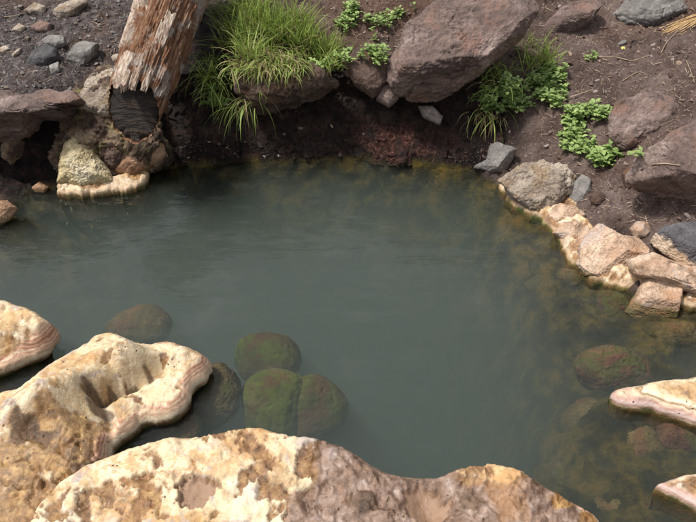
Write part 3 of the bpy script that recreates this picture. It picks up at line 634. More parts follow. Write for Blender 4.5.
def slab(name, label, outline, res, ridges=(), blobs=(), round_r=.06, round_h=.05, bottom=-.35, seed=1, warp=.010, crust_thr=-.05, crust_h=.008, masks=None,
         under=.05, rim_z=.035, rim_w=.022, crust_region=None, rough=.006, lump=.012, cat='rock', mat='trav', knob=0.0, wfreq=11):
    O = smooth_closed([at(u, v, z) for u, v, z in outline], 1)
    lo, hi = O[:, :2].min(0) - .1, O[:, :2].max(0) + .1
    xs = np.arange(lo[0], hi[0], res); ys = np.arange(lo[1], hi[1], res)
    X, Y = np.meshgrid(xs, ys); x, y = X.ravel(), Y.ravel()
    P = np.stack([x, y, np.zeros_like(x)], 1)
    wx = x + warp * fbm(P * wfreq, 4, .55, seed) ; wy = y + warp * fbm(P * wfreq, 4, .55, seed + 7)
    d = poly_sdf(wx, wy, O[:, :2])
    ww = np.zeros_like(x); zz = np.zeros_like(x)
    for ox, oy, oz in O:
        w = 1 / ((x - ox) ** 2 + (y - oy) ** 2 + .004) ** 1.5; ww += w; zz += w * oz
    ze = zz / ww
    t = np.clip(d / round_r, 0, 1)
    h = ze - round_h + round_h * np.sqrt(1 - (1 - t) ** 2)
    for pts, amp, w in ridges:
        q = [at(*p)[:2] for p in pts]
        h += amp * np.exp(-(line_dist(wx, wy, q) / w) ** 2) * sstep(0, .03, d)
    for (u, v, z), amp, w in blobs:
        q = at(u, v, z); h += amp * np.exp(-((wx - q[0]) ** 2 + (wy - q[1]) ** 2) / (w * w)) * sstep(0, .02, d)
    inn = sstep(0, .03, d)
    h += lump * fbm(P * 9, 4, .5, seed + 3) * inn
    A = {}
    cn = fbm(P * 16, 5, .6, seed + 20)
    reg = np.ones_like(x)
    if crust_region: reg = crust_region(x, y)
    crust = sstep(-.03, .03, cn - crust_thr + (reg - 1) * 1.2)
    A['crust'] = crust * np.clip(reg * 2, 0, 1)
    for mn in ('gold', 'mud', 'stain_shade'):
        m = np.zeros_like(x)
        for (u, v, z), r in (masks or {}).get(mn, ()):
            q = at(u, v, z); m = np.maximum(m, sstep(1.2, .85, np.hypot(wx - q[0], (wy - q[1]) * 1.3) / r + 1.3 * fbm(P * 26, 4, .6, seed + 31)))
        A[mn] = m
    A['crust'] = A['crust'] * (1 - A['mud']) * (1 - .85 * A['gold'])
    A['gold'] = np.maximum(A['gold'], .75 * np.clip(reg, 0, 1) * (1 - A['crust']))
    h += crust_h * A['crust'] * inn - .012 * A['mud']
    rg = fbm(P * 30, 5, .62, seed + 40, ridged=True)
    f1, f2, cid = worley(P * 34, seed)
    pit = sstep(.30, .12, f1) * (cid > .62)
    h += inn * (rough * (1.6 - A['crust']) * (1 - .8 * A['mud']) * (rg - .35) - .007 * pit * (1 - A['mud']))
    # thin cracks and rounded nodules
    ck = sstep(.05, 0, np.abs(fbm(P * 10 + .35 * fbm(P * 25, 3, .5, seed + 81)[:, None], 3, .5, seed + 80))) * sstep(.0, .25, fbm(P * 5, 2, .5, seed + 82))
    h -= inn * (1 - A['mud']) * .011 * ck
    A['crust'] = A['crust'] * (1 - .7 * ck)
    if knob:
        k1, k2, kc = worley((P + .02 * fbm(P * 12, 3, .5, seed + 90)[:, None]) * 13, seed + 6)
        h += inn * knob * (sstep(.75, .1, k1) * (.4 + kc) - .4)
    # small scale crust relief: flaky steps
    fl = fbm(P * 48, 4, .6, seed + 55)
    h += inn * (1 - A['mud']) * (.002 * sstep(-.02, .05, fl) + .002 * fbm(P * 70, 3, .6, seed + 60))
    out = np.clip(-d, 0, None)
    h = np.where(d < 0, ze - round_h - out * 7.0, h)
    h = np.maximum(h, bottom)
    A['rim'] = sstep(rim_w * 1.1, rim_w * .6, d + .012 * fbm(P * 30, 3, .5, seed + 70)) * sstep(.14, .07, ze)
    A['edged'] = np.clip(d / rim_w * .5 + .5 * np.clip((rim_z - h) / .05, 0, 1), 0, 1)
    # undercut: below the rim the wall is pulled inward
    D = d.reshape(X.shape); gy_, gx_ = np.gradient(D, res)
    gn = np.hypot(gx_, gy_) + 1e-6
    pull = under * sstep(0, .06, np.clip(ze - round_h - .012 - h, 0, None)) * (d < 0)
    pull = pull + np.where(d < 0, out, 0) * .9
    x2 = x + (gx_ / gn).ravel() * pull; y2 = y + (gy_ / gn).ravel() * pull
    x2 = np.where(d < 0, x2 + .006 * perlin(np.stack([x * 25, y * 25, h * 25], 1), seed), x2)
    V = np.stack([x2, y2, h], 1)
    nyy, nxx = X.shape
    idx = np.arange(nxx * nyy).reshape(nyy, nxx)
    Qd = np.stack([idx[:-1, :-1], idx[:-1, 1:], idx[1:, 1:], idx[1:, :-1]], -1).reshape(-1, 4)
    keep = (d[Qd] > -.06).all(1)
    Qd = Qd[keep]
    used = np.unique(Qd); remap = np.full(len(x), -1); remap[used] = np.arange(len(used))
    ob = add(name, V[used], remap[Qd], M[mat], attrs={k: v[used] for k, v in A.items()})
    tag(ob, label, cat)
    return ob

def reg_a(x, y):
    # cream crust covers the left half up to a scalloped edge, and a patch on the right crest
    P = np.stack([x, y, x * 0], 1)
    w = .05 * fbm(P * 14, 3, .5, 77)
    e0, e1 = at(330, 434, .2), at(285, 522, .2)
    t = (y - e0[1]) / (e1[1] - e0[1]); ex = e0[0] + (e1[0] - e0[0]) * t
    m = sstep(.012, -.012, x - ex + w)
    q = at(488, 466, .14)
    m2 = sstep(1.2, .8, np.hypot((x - q[0]) / .13, (y - q[1]) / .06) + w * 9)
    return np.maximum(m, m2 * .97)

slab('long_near_rock', 'long cream and brown travertine rock with crusty flaking top', [
    (-5, 560, .16), (20, 522, .16), (48, 482, .17), (75, 463, .18), (115, 445, .19), (160, 433, .20), (200, 430, .21), (230, 422, .22), (260, 419, .22), (282, 428, .21), (300, 433, .21),
    (330, 435, .20), (355, 447, .18), (375, 458, .17), (392, 468, .15), (415, 472, .14), (440, 471, .14), (455, 464, .15), (480, 458, .15), (500, 460, .15), (530, 472, .12), (560, 488, .10),
    (585, 500, .08), (601, 512, .06), (606, 530, .05), (640, 640, .02), (600, 760, .0), (348, 800, .0), (60, 780, .0), (-40, 660, .05)], .0034,
    ridges=[(((300, 440, .2), (345, 470, .2), (400, 490, .18)), .018, .05), (((455, 470, .15), (490, 466, .15), (560, 495, .1)), .02, .045)],
    blobs=[((75, 503, .18), .016, .05), ((76, 504, .18), .014, .027), ((425, 500, .15), -.035, .06), ((195, 490, .2), -.012, .05), ((345, 455, .2), .012, .05), ((150, 500, .2), .012, .09)],
    round_r=.05, round_h=.045, seed=5, crust_thr=-.11, crust_h=.009, crust_region=reg_a, rough=.008, lump=.024,
    masks={'mud': [((196, 490, .2), .045), ((425, 502, .14), .05)], 'gold': [((560, 505, .08), .03), ((600, 520, .05), .05)], 'stain_shade': [((365, 500, .18), .03), ((470, 505, .13), .03)]}, under=.03)

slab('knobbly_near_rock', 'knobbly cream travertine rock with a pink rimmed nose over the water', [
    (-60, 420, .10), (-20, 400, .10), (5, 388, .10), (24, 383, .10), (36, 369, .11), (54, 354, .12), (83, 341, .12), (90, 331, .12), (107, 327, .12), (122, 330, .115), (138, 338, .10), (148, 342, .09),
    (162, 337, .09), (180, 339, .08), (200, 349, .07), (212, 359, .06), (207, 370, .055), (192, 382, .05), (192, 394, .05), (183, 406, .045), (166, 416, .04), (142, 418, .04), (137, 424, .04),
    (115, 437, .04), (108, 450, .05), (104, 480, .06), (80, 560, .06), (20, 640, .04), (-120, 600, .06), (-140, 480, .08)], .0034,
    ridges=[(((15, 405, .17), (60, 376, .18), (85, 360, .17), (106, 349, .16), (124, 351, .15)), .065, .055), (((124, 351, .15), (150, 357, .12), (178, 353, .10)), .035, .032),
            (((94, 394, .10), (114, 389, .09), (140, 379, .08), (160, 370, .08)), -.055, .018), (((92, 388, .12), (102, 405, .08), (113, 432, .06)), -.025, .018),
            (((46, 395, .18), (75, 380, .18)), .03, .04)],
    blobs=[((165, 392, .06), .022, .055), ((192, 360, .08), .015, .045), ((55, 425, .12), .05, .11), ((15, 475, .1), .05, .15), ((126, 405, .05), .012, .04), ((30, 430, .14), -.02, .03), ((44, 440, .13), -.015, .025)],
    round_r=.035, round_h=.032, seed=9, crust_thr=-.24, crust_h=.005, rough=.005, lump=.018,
    masks={'gold': [((60, 432, .12), .10), ((15, 480, .1), .12), ((80, 460, .08), .10), ((100, 440, .06), .05), ((40, 520, .06), .14)], 'stain_shade': [((94, 394, .10), .028), ((112, 390, .09), .022), ((132, 383, .085), .02), ((150, 375, .08), .018), ((100, 410, .08), .025), ((30, 428, .13), .03), ((42, 438, .13), .025), ((22, 440, .13), .02), ((90, 470, .07), .04)]}, under=.05, rim_w=.03)  # the dark brown spots paint shade into the crevice and pits

slab('left_near_rock', 'cream travertine rock with an orange edge beside the knobbly rock', [
    (-70, 310, .16), (-30, 292, .16), (0, 291, .16), (22, 296, .16), (38, 301, .15), (46, 312, .12), (58, 326, .07), (59, 336, .05), (48, 346, .05), (38, 352, .05), (18, 358, .05), (0, 366, .05), (-40, 380, .05), (-90, 370, .08)], .0036,
    ridges=[(((-30, 315, .18), (10, 310, .18), (35, 315, .15)), .03, .05)], blobs=[((0, 340, .1), -.02, .05)],
    round_r=.04, round_h=.035, seed=14, crust_thr=-.12, rough=.009, masks={'gold': [((5, 352, .07), .05), ((35, 345, .07), .03)]}, rim_w=.03)

slab('waterline_ledge', 'thin cream and yellow crust ledge lying on the left water edge', [
    (54, 188, .03), (66, 178, .05), (92, 173, .055), (112, 172, .055), (127, 168, .055), (142, 163, .05), (152, 172, .036), (145, 184, .028), (128, 188, .026), (112, 191, .026), (88, 193, .025), (64, 193, .025)], .004,
    round_r=.02, round_h=.02, seed=52, crust_thr=-.15, crust_h=.006, rough=.008, lump=.012, rim_w=.012, under=.02, bottom=-.12, warp=.05, knob=.012, mat='trav_peach', masks={'gold': [((90, 186, .03), .03), ((135, 178, .03), .03)]})
slab('flat_pink_slab', 'flat pink slab with concentric cream rims rising from the shallows', [
    (611, 392, .035), (618, 386, .04), (640, 381, .05), (670, 376, .055), (696, 373, .06), (760, 366, .07), (800, 390, .07), (770, 425, .05), (720, 422, .04), (696, 417, .04), (670, 410, .04), (650, 404, .035), (630, 405, .03), (617, 401, .03)], .004,
    ridges=[(((640, 392, .05), (700, 390, .06)), .018, .05)], blobs=[((632, 393, .04), -.02, .022)], round_r=.025, round_h=.02, seed=21, crust_thr=-.6, crust_h=.003, rough=.004, lump=.010, rim_w=.045, under=.01, mat='trav_pink')
slab('corner_rock', 'brown rock with a cream edge rising from the shallows beside the long rock', [
    (655, 483, .03), (670, 474, .05), (696, 466, .06), (750, 460, .07), (790, 500, .07), (750, 540, .05), (705, 510, .03), (682, 498, .03), (664, 490, .03)], .004,
    round_r=.03, round_h=.025, seed=25, crust_thr=.15, crust_h=.004, rough=.008, lump=.012, rim_w=.02, under=.01, mat='trav_pink')

slab('shore_crust', 'lumpy peach mineral crust lining the right waterline under the stones', [
    (497, 184, .022), (512, 200, .022), (528, 213, .024), (546, 221, .024), (553, 236, .022), (570, 256, .022), (582, 270, .022), (600, 281, .022), (622, 285, .022), (640, 290, .02), (650, 298, .018), (664, 302, .018), (680, 302, .022),
    (690, 304, .025), (730, 308, .035), (770, 300, .06), (750, 272, .09), (690, 262, .08), (655, 256, .075), (640, 256, .07), (608, 238, .06), (592, 222, .06), (582, 208, .06), (568, 186, .07), (548, 168, .07), (520, 166, .065), (503, 175, .045)], .0045,
    round_r=.03, round_h=.022, seed=33, crust_thr=.02, crust_h=.010, rough=.014, lump=.03, rim_w=.010, under=.015, bottom=-.2, warp=.05, wfreq=9, knob=.014, mat='trav_peach')
# ------------------------------------------------------------------ the log
b = NB('rotten_wood')
cw = b.co((1, 1, 1))
fib = b.noise(16, 10, 0.72, co=b.co((4.0, 4.0, 0.4)))
blot = b.noise(9, 6, 0.6)
cwood = b.ramp(fib, [(0.28, (0.028, 0.012, 0.007)), (0.42, (0.16, 0.068, 0.036)), (0.54, (0.35, 0.19, 0.11)), (0.68, (0.57, 0.42, 0.31))])
cwood = b.mix(cwood, b.ramp(b.noise(40, 8, 0.7), [(0.3, (0.28, 0.21, 0.17)), (0.6, (0.62, 0.55, 0.48))]), b.math('MULTIPLY', b.band(b.math('ADD', blot, b.math('MULTIPLY', b.attr('along'), 0.12)), 0.55, 0.65), 0.8))
cwood = b.mix(cwood, (0.34, 0.14, 0.07), b.math('MULTIPLY', b.band(b.noise(22, 5), 0.56, 0.66), 0.5))
M['wood'] = b.finish(cwood, 0.85, b.bump(b.math('ADD', fib, b.math('MULTIPLY', b.noise(60, 8, 0.7), 0.4)), 1.0, 0.03), 0.2)
b = NB('charred_wood')
ch = b.noise(10, 9, 0.65, co=b.co((1.2, 1.2, 9.0)))
M['char'] = b.finish(b.ramp(ch, [(0.35, (0.005, 0.003, 0.003)), (0.52, (0.018, 0.011, 0.008)), (0.66, (0.075, 0.047, 0.034))]), 0.6, b.bump(ch, 1.0, 0.02), 0.4)
b = NB('bleached_bark')
bk = b.noise(30, 9, 0.68, co=b.co((3, 3, 0.8)))
M['bark'] = b.finish(b.ramp(bk, [(0.32, (0.12, 0.07, 0.045)), (0.46, (0.36, 0.26, 0.20)), (0.58, (0.54, 0.45, 0.37)), (0.7, (0.70, 0.64, 0.57))]), 0.85, b.bump(bk, 0.8, 0.02), 0.25)

E0, E1 = at(133, 110, .38), at(190, -45, .70)          # centre of the sawn end, far end
axis = E1 - E0; LLEN = np.linalg.norm(axis); ax = axis / LLEN
s0 = np.cross(ax, [0, 0, 1.0]); s0 /= np.linalg.norm(s0); s1 = np.cross(s0, ax)
R0, R1 = .096, .140
log = empty('fallen_log', E0 - np.array([0, 0, R0]))
tag(log, 'broken rotting log with a charred sawn end hanging over the bank', 'log')
def log_pt(th, t, off=0.0):
    r = (R0 + (R1 - R0) * t + off)
    return E0 + ax * (t * LLEN)[..., None] + (np.cos(th) * r)[..., None] * s0 + (np.sin(th) * r)[..., None] * s1
nt_, nth = 330, 400
tt, thh = np.meshgrid(np.linspace(0, 1, nt_), np.linspace(0, 2 * math.pi, nth, endpoint=False), indexing='ij')
tf, hf = tt.ravel(), thh.ravel()
cyl = np.stack([np.cos(hf) * 2.4, np.sin(hf) * 2.4, tf * 3.0], 1)
jag = .075 * fbm(np.stack([np.cos(hf) * 1.3, np.sin(hf) * 1.3, hf * 0], 1), 3, .5, 3)
jag -= .05 * np.exp(-((hf - 1.5) / .7) ** 2) * 0
t2 = np.clip(tf + (jag + .075 * np.sin(hf)) * (1 - tf) ** 3, -.13, 1)
fibr = fbm(np.stack([np.cos(hf) * 9, np.sin(hf) * 9, tf * 4.5], 1), 5, .6, 6, ridged=True) - .35
slabs = fbm(cyl * 1.3, 4, .5, 8)
steps = sstep(-.03, .05, fbm(cyl * np.array([2.0, 2.0, 1.5]), 4, .55, 15))
off = (.018 * slabs + .013 * fibr + .006 * steps) * (.35 + .65 * sstep(0, .10, tf))
LV = log_pt(hf, t2, off)
ii = np.arange(nt_ * nth).reshape(nt_, nth)
LQ = np.stack([ii[:-1], np.roll(ii[:-1], -1, 1), np.roll(ii[1:], -1, 1), ii[1:]], -1).reshape(-1, 4)
trunk = add('trunk', LV, LQ, M['wood'], parent=log, attrs={'along': tf})
# object texture space along the log: rotate local frame
def align(o):
    from mathutils import Matrix
    Mx = Matrix((Vector(s0), Vector(s1), Vector(ax))).transposed()
    q = Mx.to_quaternion()
    o.data.transform(q.inverted().to_matrix().to_4x4()); o.rotation_mode = 'QUATERNION'; o.rotation_quaternion = q
align(trunk)
# sawn end: disc slightly bulged with the jagged rim
nr = 40
rr_, hh_ = np.meshgrid(np.linspace(0, 1, nr), np.linspace(0, 2 * math.pi, nth, endpoint=False), indexing='ij')
rf, hf2 = rr_.ravel(), hh_.ravel()
rim_t = np.tile(t2.reshape(nt_, nth)[0] + .012, nr); rim_o = np.tile(off.reshape(nt_, nth)[0], nr)
r_here = (R0 + rim_o - .004) * rf
EV = E0 + (np.cos(hf2) * r_here)[:, None] * s0 + (np.sin(hf2) * r_here)[:, None] * s1 + ax * (((rim_t - .075 * np.sin(hf2)) * rf ** 4 + .075 * np.sin(hf2) * rf) * LLEN - .004 * (1 - rf))[:, None]
EV += ax[None] * (.0025 * fbm(np.stack([np.cos(hf2) * r_here * 20, np.sin(hf2) * r_here * 90, rf * 0], 1), 4, .6, 2))[:, None]
jj = np.arange(nr * nth).reshape(nr, nth)
EQ = np.stack([jj[:-1], jj[1:], np.roll(jj[1:], -1, 1), np.roll(jj[:-1], -1, 1)], -1).reshape(-1, 4)
endo = add('charred_end', EV, EQ, M['char'], parent=log)
endo['label'] = 'black charred sawn end'
align(endo)
# bark plates still clinging to the log
for k, (th0, t0, dth, dt, lift) in enumerate([(2.25, .62, .42, .17, .026), (1.75, .83, .5, .12, .03), (2.55, .38, .3, .12, .022), (1.9, .12, .30, .09, .020), (1.25, .75, .35, .12, .024), (2.75, .75, .35, .2, .022),
                                              (1.0, .35, .22, .12, .018), (1.35, .07, .14, .06, .018), (1.62, .05, .10, .05, .02), (.95, .08, .12, .06, .016)]):
    g = np.linspace(-1, 1, 34)
    A1, B1 = np.meshgrid(g, g)
    a1, b1 = A1.ravel(), B1.ravel()
    PP = np.stack([a1 * 1.6 + k * 5, b1 * 1.6, b1 * 0], 1)
    rad = 1 + .42 * fbm(PP, 4, .6, k)
    mm = np.maximum(np.abs(a1), np.abs(b1))
    edge = sstep(.75, 1.0, mm)
    th_ = th0 + a1 * dth * rad; tq = np.clip(t0 + b1 * dt * rad, -.02, 1)
    offs = (lift - .008) * (1 - edge * 1.5) + .008 * fbm(np.stack([np.cos(th_) * 9, np.sin(th_) * 9, tq * 5], 1), 4, .6, 6 + k, ridged=True)
    PV = log_pt(th_, tq, offs)
    gi = np.arange(34 * 34).reshape(34, 34)
    GQ = np.stack([gi[:-1, :-1], gi[:-1, 1:], gi[1:, 1:], gi[1:, :-1]], -1).reshape(-1, 4)
    align(add('bark_plate', PV, GQ, M['bark'], parent=log))

# ------------------------------------------------------------------ plants, pebbles, twigs: placed on the built surfaces
bpy.context.view_layer.update()
DG = bpy.context.evaluated_depsgraph_get()
def hit(u, v):
    d = ray(u, v); d = d / np.linalg.norm(d)
    ok, loc, nrm, *_ = S.ray_cast(DG, Vector(EYE), Vector(d))
    return (np.array(loc), np.array(nrm)) if ok else (at(u, v, .3), np.array([0, 0, 1.0]))
def soil_hit(u, v):
    d = ray(u, v); d = d / np.linalg.norm(d)
    ok, loc, nrm, _, ob, _m = S.ray_cast(DG, Vector(EYE), Vector(d))
    if not ok or ob.name != 'ground' or nrm.z < .25 or loc.z < .008: return None
    return np.array(loc), np.array(nrm)
def drop(x, y):
    ok, loc, nrm, *_ = S.ray_cast(DG, Vector((x, y, 1.3)), Vector((0, 0, -1)))
    return (np.array(loc), np.array(nrm)) if ok else (np.array([x, y, 0.0]), np.array([0, 0, 1.0]))

def leaf_mat(name, c1, c2, trans=0.35, rough=0.5):
    b = NB(name)
    col = b.mix(c1, c2, b.attr('tone'))
    col = b.mix(col, b.ramp(b.noise(60, 4), [(0.3, 0.7), (0.7, 1.25)]), 0.6, 'MULTIPLY')
    p = b.n('ShaderNodeBsdfPrincipled'); b.put(p.inputs['Base Color'], col); p.inputs['Roughness'].default_value = rough; p.inputs['Specular IOR Level'].default_value = 0.35
    t = b.n('ShaderNodeBsdfTranslucent'); b.put(t.inputs[0], col)
    m = b.n('ShaderNodeMixShader'); m.inputs[0].default_value = trans
    b.link(p.outputs[0], m.inputs[1]); b.link(t.outputs[0], m.inputs[2]); b.link(m.outputs[0], b.out.inputs[0])
    return b.m
M['grass'] = leaf_mat('grass_blade', (0.13, 0.20, 0.03), (0.55, 0.68, 0.20), 0.45)
M['dry'] = leaf_mat('dry_blade', (0.22, 0.17, 0.08), (0.46, 0.38, 0.20), 0.3, 0.7)
M['leaf'] = leaf_mat('small_leaf', (0.13, 0.21, 0.05), (0.45, 0.58, 0.22), 0.35)

def ribbons(bases, dirs, lens, widths, bend, seg=6, rs=None):
    """Curved tapering blades."""
    V, Fc, tone = [], [], []
    n0 = 0
    for p, d, L, w, bd in zip(bases, dirs, lens, widths, bend):
        d = d / np.linalg.norm(d)
        side = np.cross(d, [0, 0, 1.0]) + rs.normal(size=3) * .25
        side /= np.linalg.norm(side) + 1e-9
        q = p.copy(); dd = d.copy(); tn = rs.uniform()
        for k in range(seg + 1):
            t = k / seg
            ww = w * (1 - t ** 1.8) * (0.55 + .45 * min(1, t * 4)) + .0002
            V += [q - side * ww, q + side * ww]; tone += [tn * (.5 + .5 * t)] * 2
            if k < seg:
                a = n0 + 2 * k; Fc.append((a, a + 1, a + 3, a + 2))
            q = q + dd * L / seg
            dd = dd + np.array([0, 0, -bd]) * (t + .25) / seg * 2.2
            dd /= np.linalg.norm(dd)
        n0 += 2 * (seg + 1)
    return np.array(V), np.array(Fc), np.array(tone)

def tuft(label, spots, n, length, width=.0025, spread=.55, lean=(.05, -.25, 1.0), bend=.55, dry=.2, seed=0, group='grass tufts on the far bank', jitter=.03):
    rs = np.random.default_rng(seed + 300)
    bases = []
    for u, v in spots: bases.append(hit(u, v)[0])
    bases = np.array(bases)
    root = empty('grass_tuft', bases.mean(0)); tag(root, label, 'grass', group)
    for nm, frac, mt, ls in (('green_blades', 1 - dry, 'grass', 1.0), ('dry_blades', dry, 'dry', .8)):
        m = int(n * 1.25 * frac)
        if m < 2: continue
        bi = bases[rs.integers(0, len(bases), m)] + rs.normal(size=(m, 3)) * np.array([jitter, jitter, .006])
        di = np.array(lean) + rs.normal(size=(m, 3)) * spread * np.array([1, .8, .45])
        V, Fc, tone = ribbons(bi, di, length * ls * rs.uniform(.45, 1.25, m), width * rs.uniform(.6, 1.3, m), bend * rs.uniform(.4, 1.6, m), rs=rs)
        o = add(nm, V, Fc, M[mt], parent=root, attrs={'tone': tone}); o['kind'] = 'stuff'
    return root

tuft('dense bright green grass tuft on the turf shelf above the ledge rock', [(244, 42), (256, 34), (266, 46), (258, 54), (248, 60), (272, 36), (262, 26), (250, 20)], 760, .17, seed=1, bend=.6, lean=(.05, -.25, 1))
tuft('drooping grass tuft with pale dry blades spilling over the ledge rock', [(246, 66), (262, 66), (280, 66), (296, 66), (270, 56), (290, 56)], 620, .13, seed=2, dry=.5, lean=(0, -.8, .5), bend=1.3)
tuft('green grass tuft growing at the middle of the turf shelf', [(286, 40), (296, 46), (306, 40), (300, 30), (290, 26), (312, 52)], 520, .15, seed=3)
tuft('short grass tuft mixed with leafy weed at the end of the shelf', [(322, 50), (330, 56), (336, 66), (328, 70), (318, 62)], 300, .13, seed=4, dry=.25)
tuft('tall thin grass tuft behind the shelf near the log', [(228, 30), (236, 14), (244, 4), (230, 46), (256, 6), (270, 10)], 230, .17, seed=5, lean=(-.25, -.3, .9))
tuft('dark shaded grass tuft hanging in the gully beside the log', [(216, 60), (208, 76), (214, 92), (222, 84)], 130, .16, seed=6, lean=(-.15, -.6, .5), bend=1.6, dry=.1)
tuft('thin grass strands dangling over the dark hollow below the ledge', [(236, 98), (242, 104), (246, 100)], 70, .20, seed=7, lean=(-.1, -.7, .2), bend=2.2, dry=.35, width=.0018)
tuft('long bladed grass tuft beside the leafy plants under the large boulder', [(488, 76), (494, 70), (500, 76), (506, 82), (498, 86)], 110, .17, seed=8, dry=.25, lean=(-.25, -.5, .7), bend=1.5, group='grass tufts on the right slope')
tuft('yellow green grass tuft at the top of the leafy plant patch', [(536, 62), (542, 58), (548, 62), (530, 66)], 130, .11, seed=9, dry=.2, group='grass tufts on the right slope')
tuft('few dry grass strands hanging below the leafy plants', [(482, 112), (488, 108), (494, 114)], 40, .16, seed=10, dry=.6, lean=(-.1, -.6, 0), bend=2.2, group='grass tufts on the right slope')
tuft('sparse grass tuft behind the boulder on the soil', [(524, 48), (530, 42)], 40, .09, seed=11, dry=.3, group='grass tufts on the right slope')

def leafy(label, spots, n, size, seed=0, group='leafy plants on the bank', jitter=.022, height=.05, long=1.0):
    rs = np.random.default_rng(seed + 500)
    B = np.array([hit(u, v)[0] for u, v in spots])
    root = empty('leafy_plant', B.mean(0)); tag(root, label, 'plant', group)
    V, Fc, tone = [], [], []; n0 = 0
    SV, SF, n1 = [], [], 0
    for k in range(int(n * 1.05)):
        base = B[rs.integers(len(B))] + rs.normal(size=3) * np.array([jitter, jitter, 0])
        stem = np.array([0, -.25, 1]) + rs.normal(size=3) * .45; stem /= np.linalg.norm(stem)
        hgt = height * rs.uniform(.25, 1.1); top = base + stem * hgt
        sd = np.cross(stem, rs.normal(size=3)); sd /= np.linalg.norm(sd)
        SV += [base - sd * .0008, base + sd * .0008, top + sd * .0006, top - sd * .0006]; SF.append((n1, n1 + 1, n1 + 2, n1 + 3)); n1 += 4
        a0 = rs.uniform(0, 6.28); m = rs.integers(3, 6); tn = rs.uniform()
        for j in range(m * 2):
            a = a0 + j * 6.28 / m + rs.normal() * .25
            out = np.array([math.cos(a), math.sin(a), rs.uniform(-.1, .9)]); out /= np.linalg.norm(out)
            sid = np.cross(out, [0, 0, 1.0]); sid /= np.linalg.norm(sid); upv = np.cross(sid, out)
            L = size * .95 * rs.uniform(.5, 1.2) * long; w = size * rs.uniform(.27, .38)
            prof = [(0, .12, 0), (.3, .85, .10), (.6, 1.0, .10), (.85, .6, .02), (1.0, .05, -.08)]
            q0 = top - stem * rs.uniform(0, .8) * hgt + rs.normal(size=3) * .004
            for t, ww, zz_ in prof:
                c = q0 + out * L * t + upv * zz_ * L
                V += [c - sid * w * ww + upv * w * .22 * ww, c, c + sid * w * ww + upv * w * .22 * ww]; tone += [min(1, tn * .6 + rs.uniform(0, .4))] * 3
            for t in range(4):
                a_ = n0 + 3 * t
                Fc += [(a_, a_ + 1, a_ + 4, a_ + 3), (a_ + 1, a_ + 2, a_ + 5, a_ + 4)]
            n0 += 15
    o = add('leaves', np.array(V), np.array(Fc), M['leaf'], parent=root, attrs={'tone': tone}); o['kind'] = 'stuff'
    o = add('stems', np.array(SV), np.array(SF), M['leaf'], parent=root, attrs={'tone': np.full(len(SV), .2)}, smooth=False); o['kind'] = 'stuff'
    return root

leafy('pale green leafy plant at the upper end of the turf shelf', [(340, 24), (350, 16), (356, 22), (346, 30), (352, 10)], 46, .022, 1)
leafy('small leafy plant in the crack left of the large boulder', [(374, 54), (378, 48), (382, 58), (376, 62)], 34, .022, 2)
leafy('low creeping plant on the soil above the large boulder corner', [(392, 20), (400, 17), (408, 14), (384, 24), (372, 28)], 30, .020, 3)
leafy('light green leafy weed at the edge of the drooping grass', [(322, 66), (332, 64), (338, 62), (346, 60)], 40, .022, 4)
leafy('bushy leafy plant under the right edge of the large boulder', [(484, 98), (492, 92), (502, 96), (512, 104), (498, 106), (506, 88), (486, 104), (490, 110), (512, 96), (518, 108)], 130, .026, 5)
leafy('bushy leafy plant beside the one under the boulder edge', [(536, 82), (546, 80), (552, 90), (548, 98), (556, 104), (540, 96), (556, 78), (548, 72), (530, 90)], 120, .028, 6)
leafy('creeping leafy plant trailing across the bare soil', [(576, 116), (586, 112), (596, 112), (604, 116), (566, 124), (572, 132)], 60, .026, 7)
leafy('leafy plant at the lower end of the creeping trail', [(568, 140), (578, 148), (586, 152), (574, 144), (590, 156)], 56, .026, 8)
leafy('small pale leafy plant with one long leaf on the soil', [(598, 160), (604, 164), (608, 156)], 22, .030, 9, long=1.4)
leafy('tiny pale seedling on the bare soil below the grey rock', [(590, 58), (596, 56)], 6, .018, 10, height=.02)
leafy('single curled seedling on the lip of the big boulder', [(641, 158), (643, 156)], 3, .024, 11, height=.03)
leafy('broad leafed dark plant in the shaded gully', [(216, 106), (212, 94)], 5, .05, 12, height=.04, jitter=.012)

# pebbles: one object each
peb = []
for k in range(7):
    V, Fc = ico(3)
    rs = np.random.default_rng(k + 900)
    for _ in range(9):
        n = rs.normal(size=3); n /= np.linalg.norm(n); q = V @ n
        V = V - n * np.maximum(0, q - rs.uniform(.5, .85))[:, None]
    V *= rs.uniform(.65, 1.1, 3) * np.array([1, 1, .7]); V += .05 * fbm(V * 2 + k, 3, .5, k)[:, None] * V
    peb.append(build_mesh('pebble', V, Fc, smooth=True))
def pebble(loc, s, mat, label, group, name='pebble'):
    me = peb[RNG.integers(len(peb))]
    o = bpy.data.objects.new(name, me)
    if not me.materials: me.materials.append(M['pebble'])
    COL.objects.link(o); o.location = Vector(loc)
    o.material_slots[0].link = 'OBJECT'; o.material_slots[0].material = M[mat]
    o.scale = (s, s * RNG.uniform(.7, 1.1), s * RNG.uniform(.6, 1.0)); o.rotation_euler = (RNG.normal() * .3, RNG.normal() * .3, RNG.uniform(0, 6.28))
    return tag(o, label, 'pebble', group)
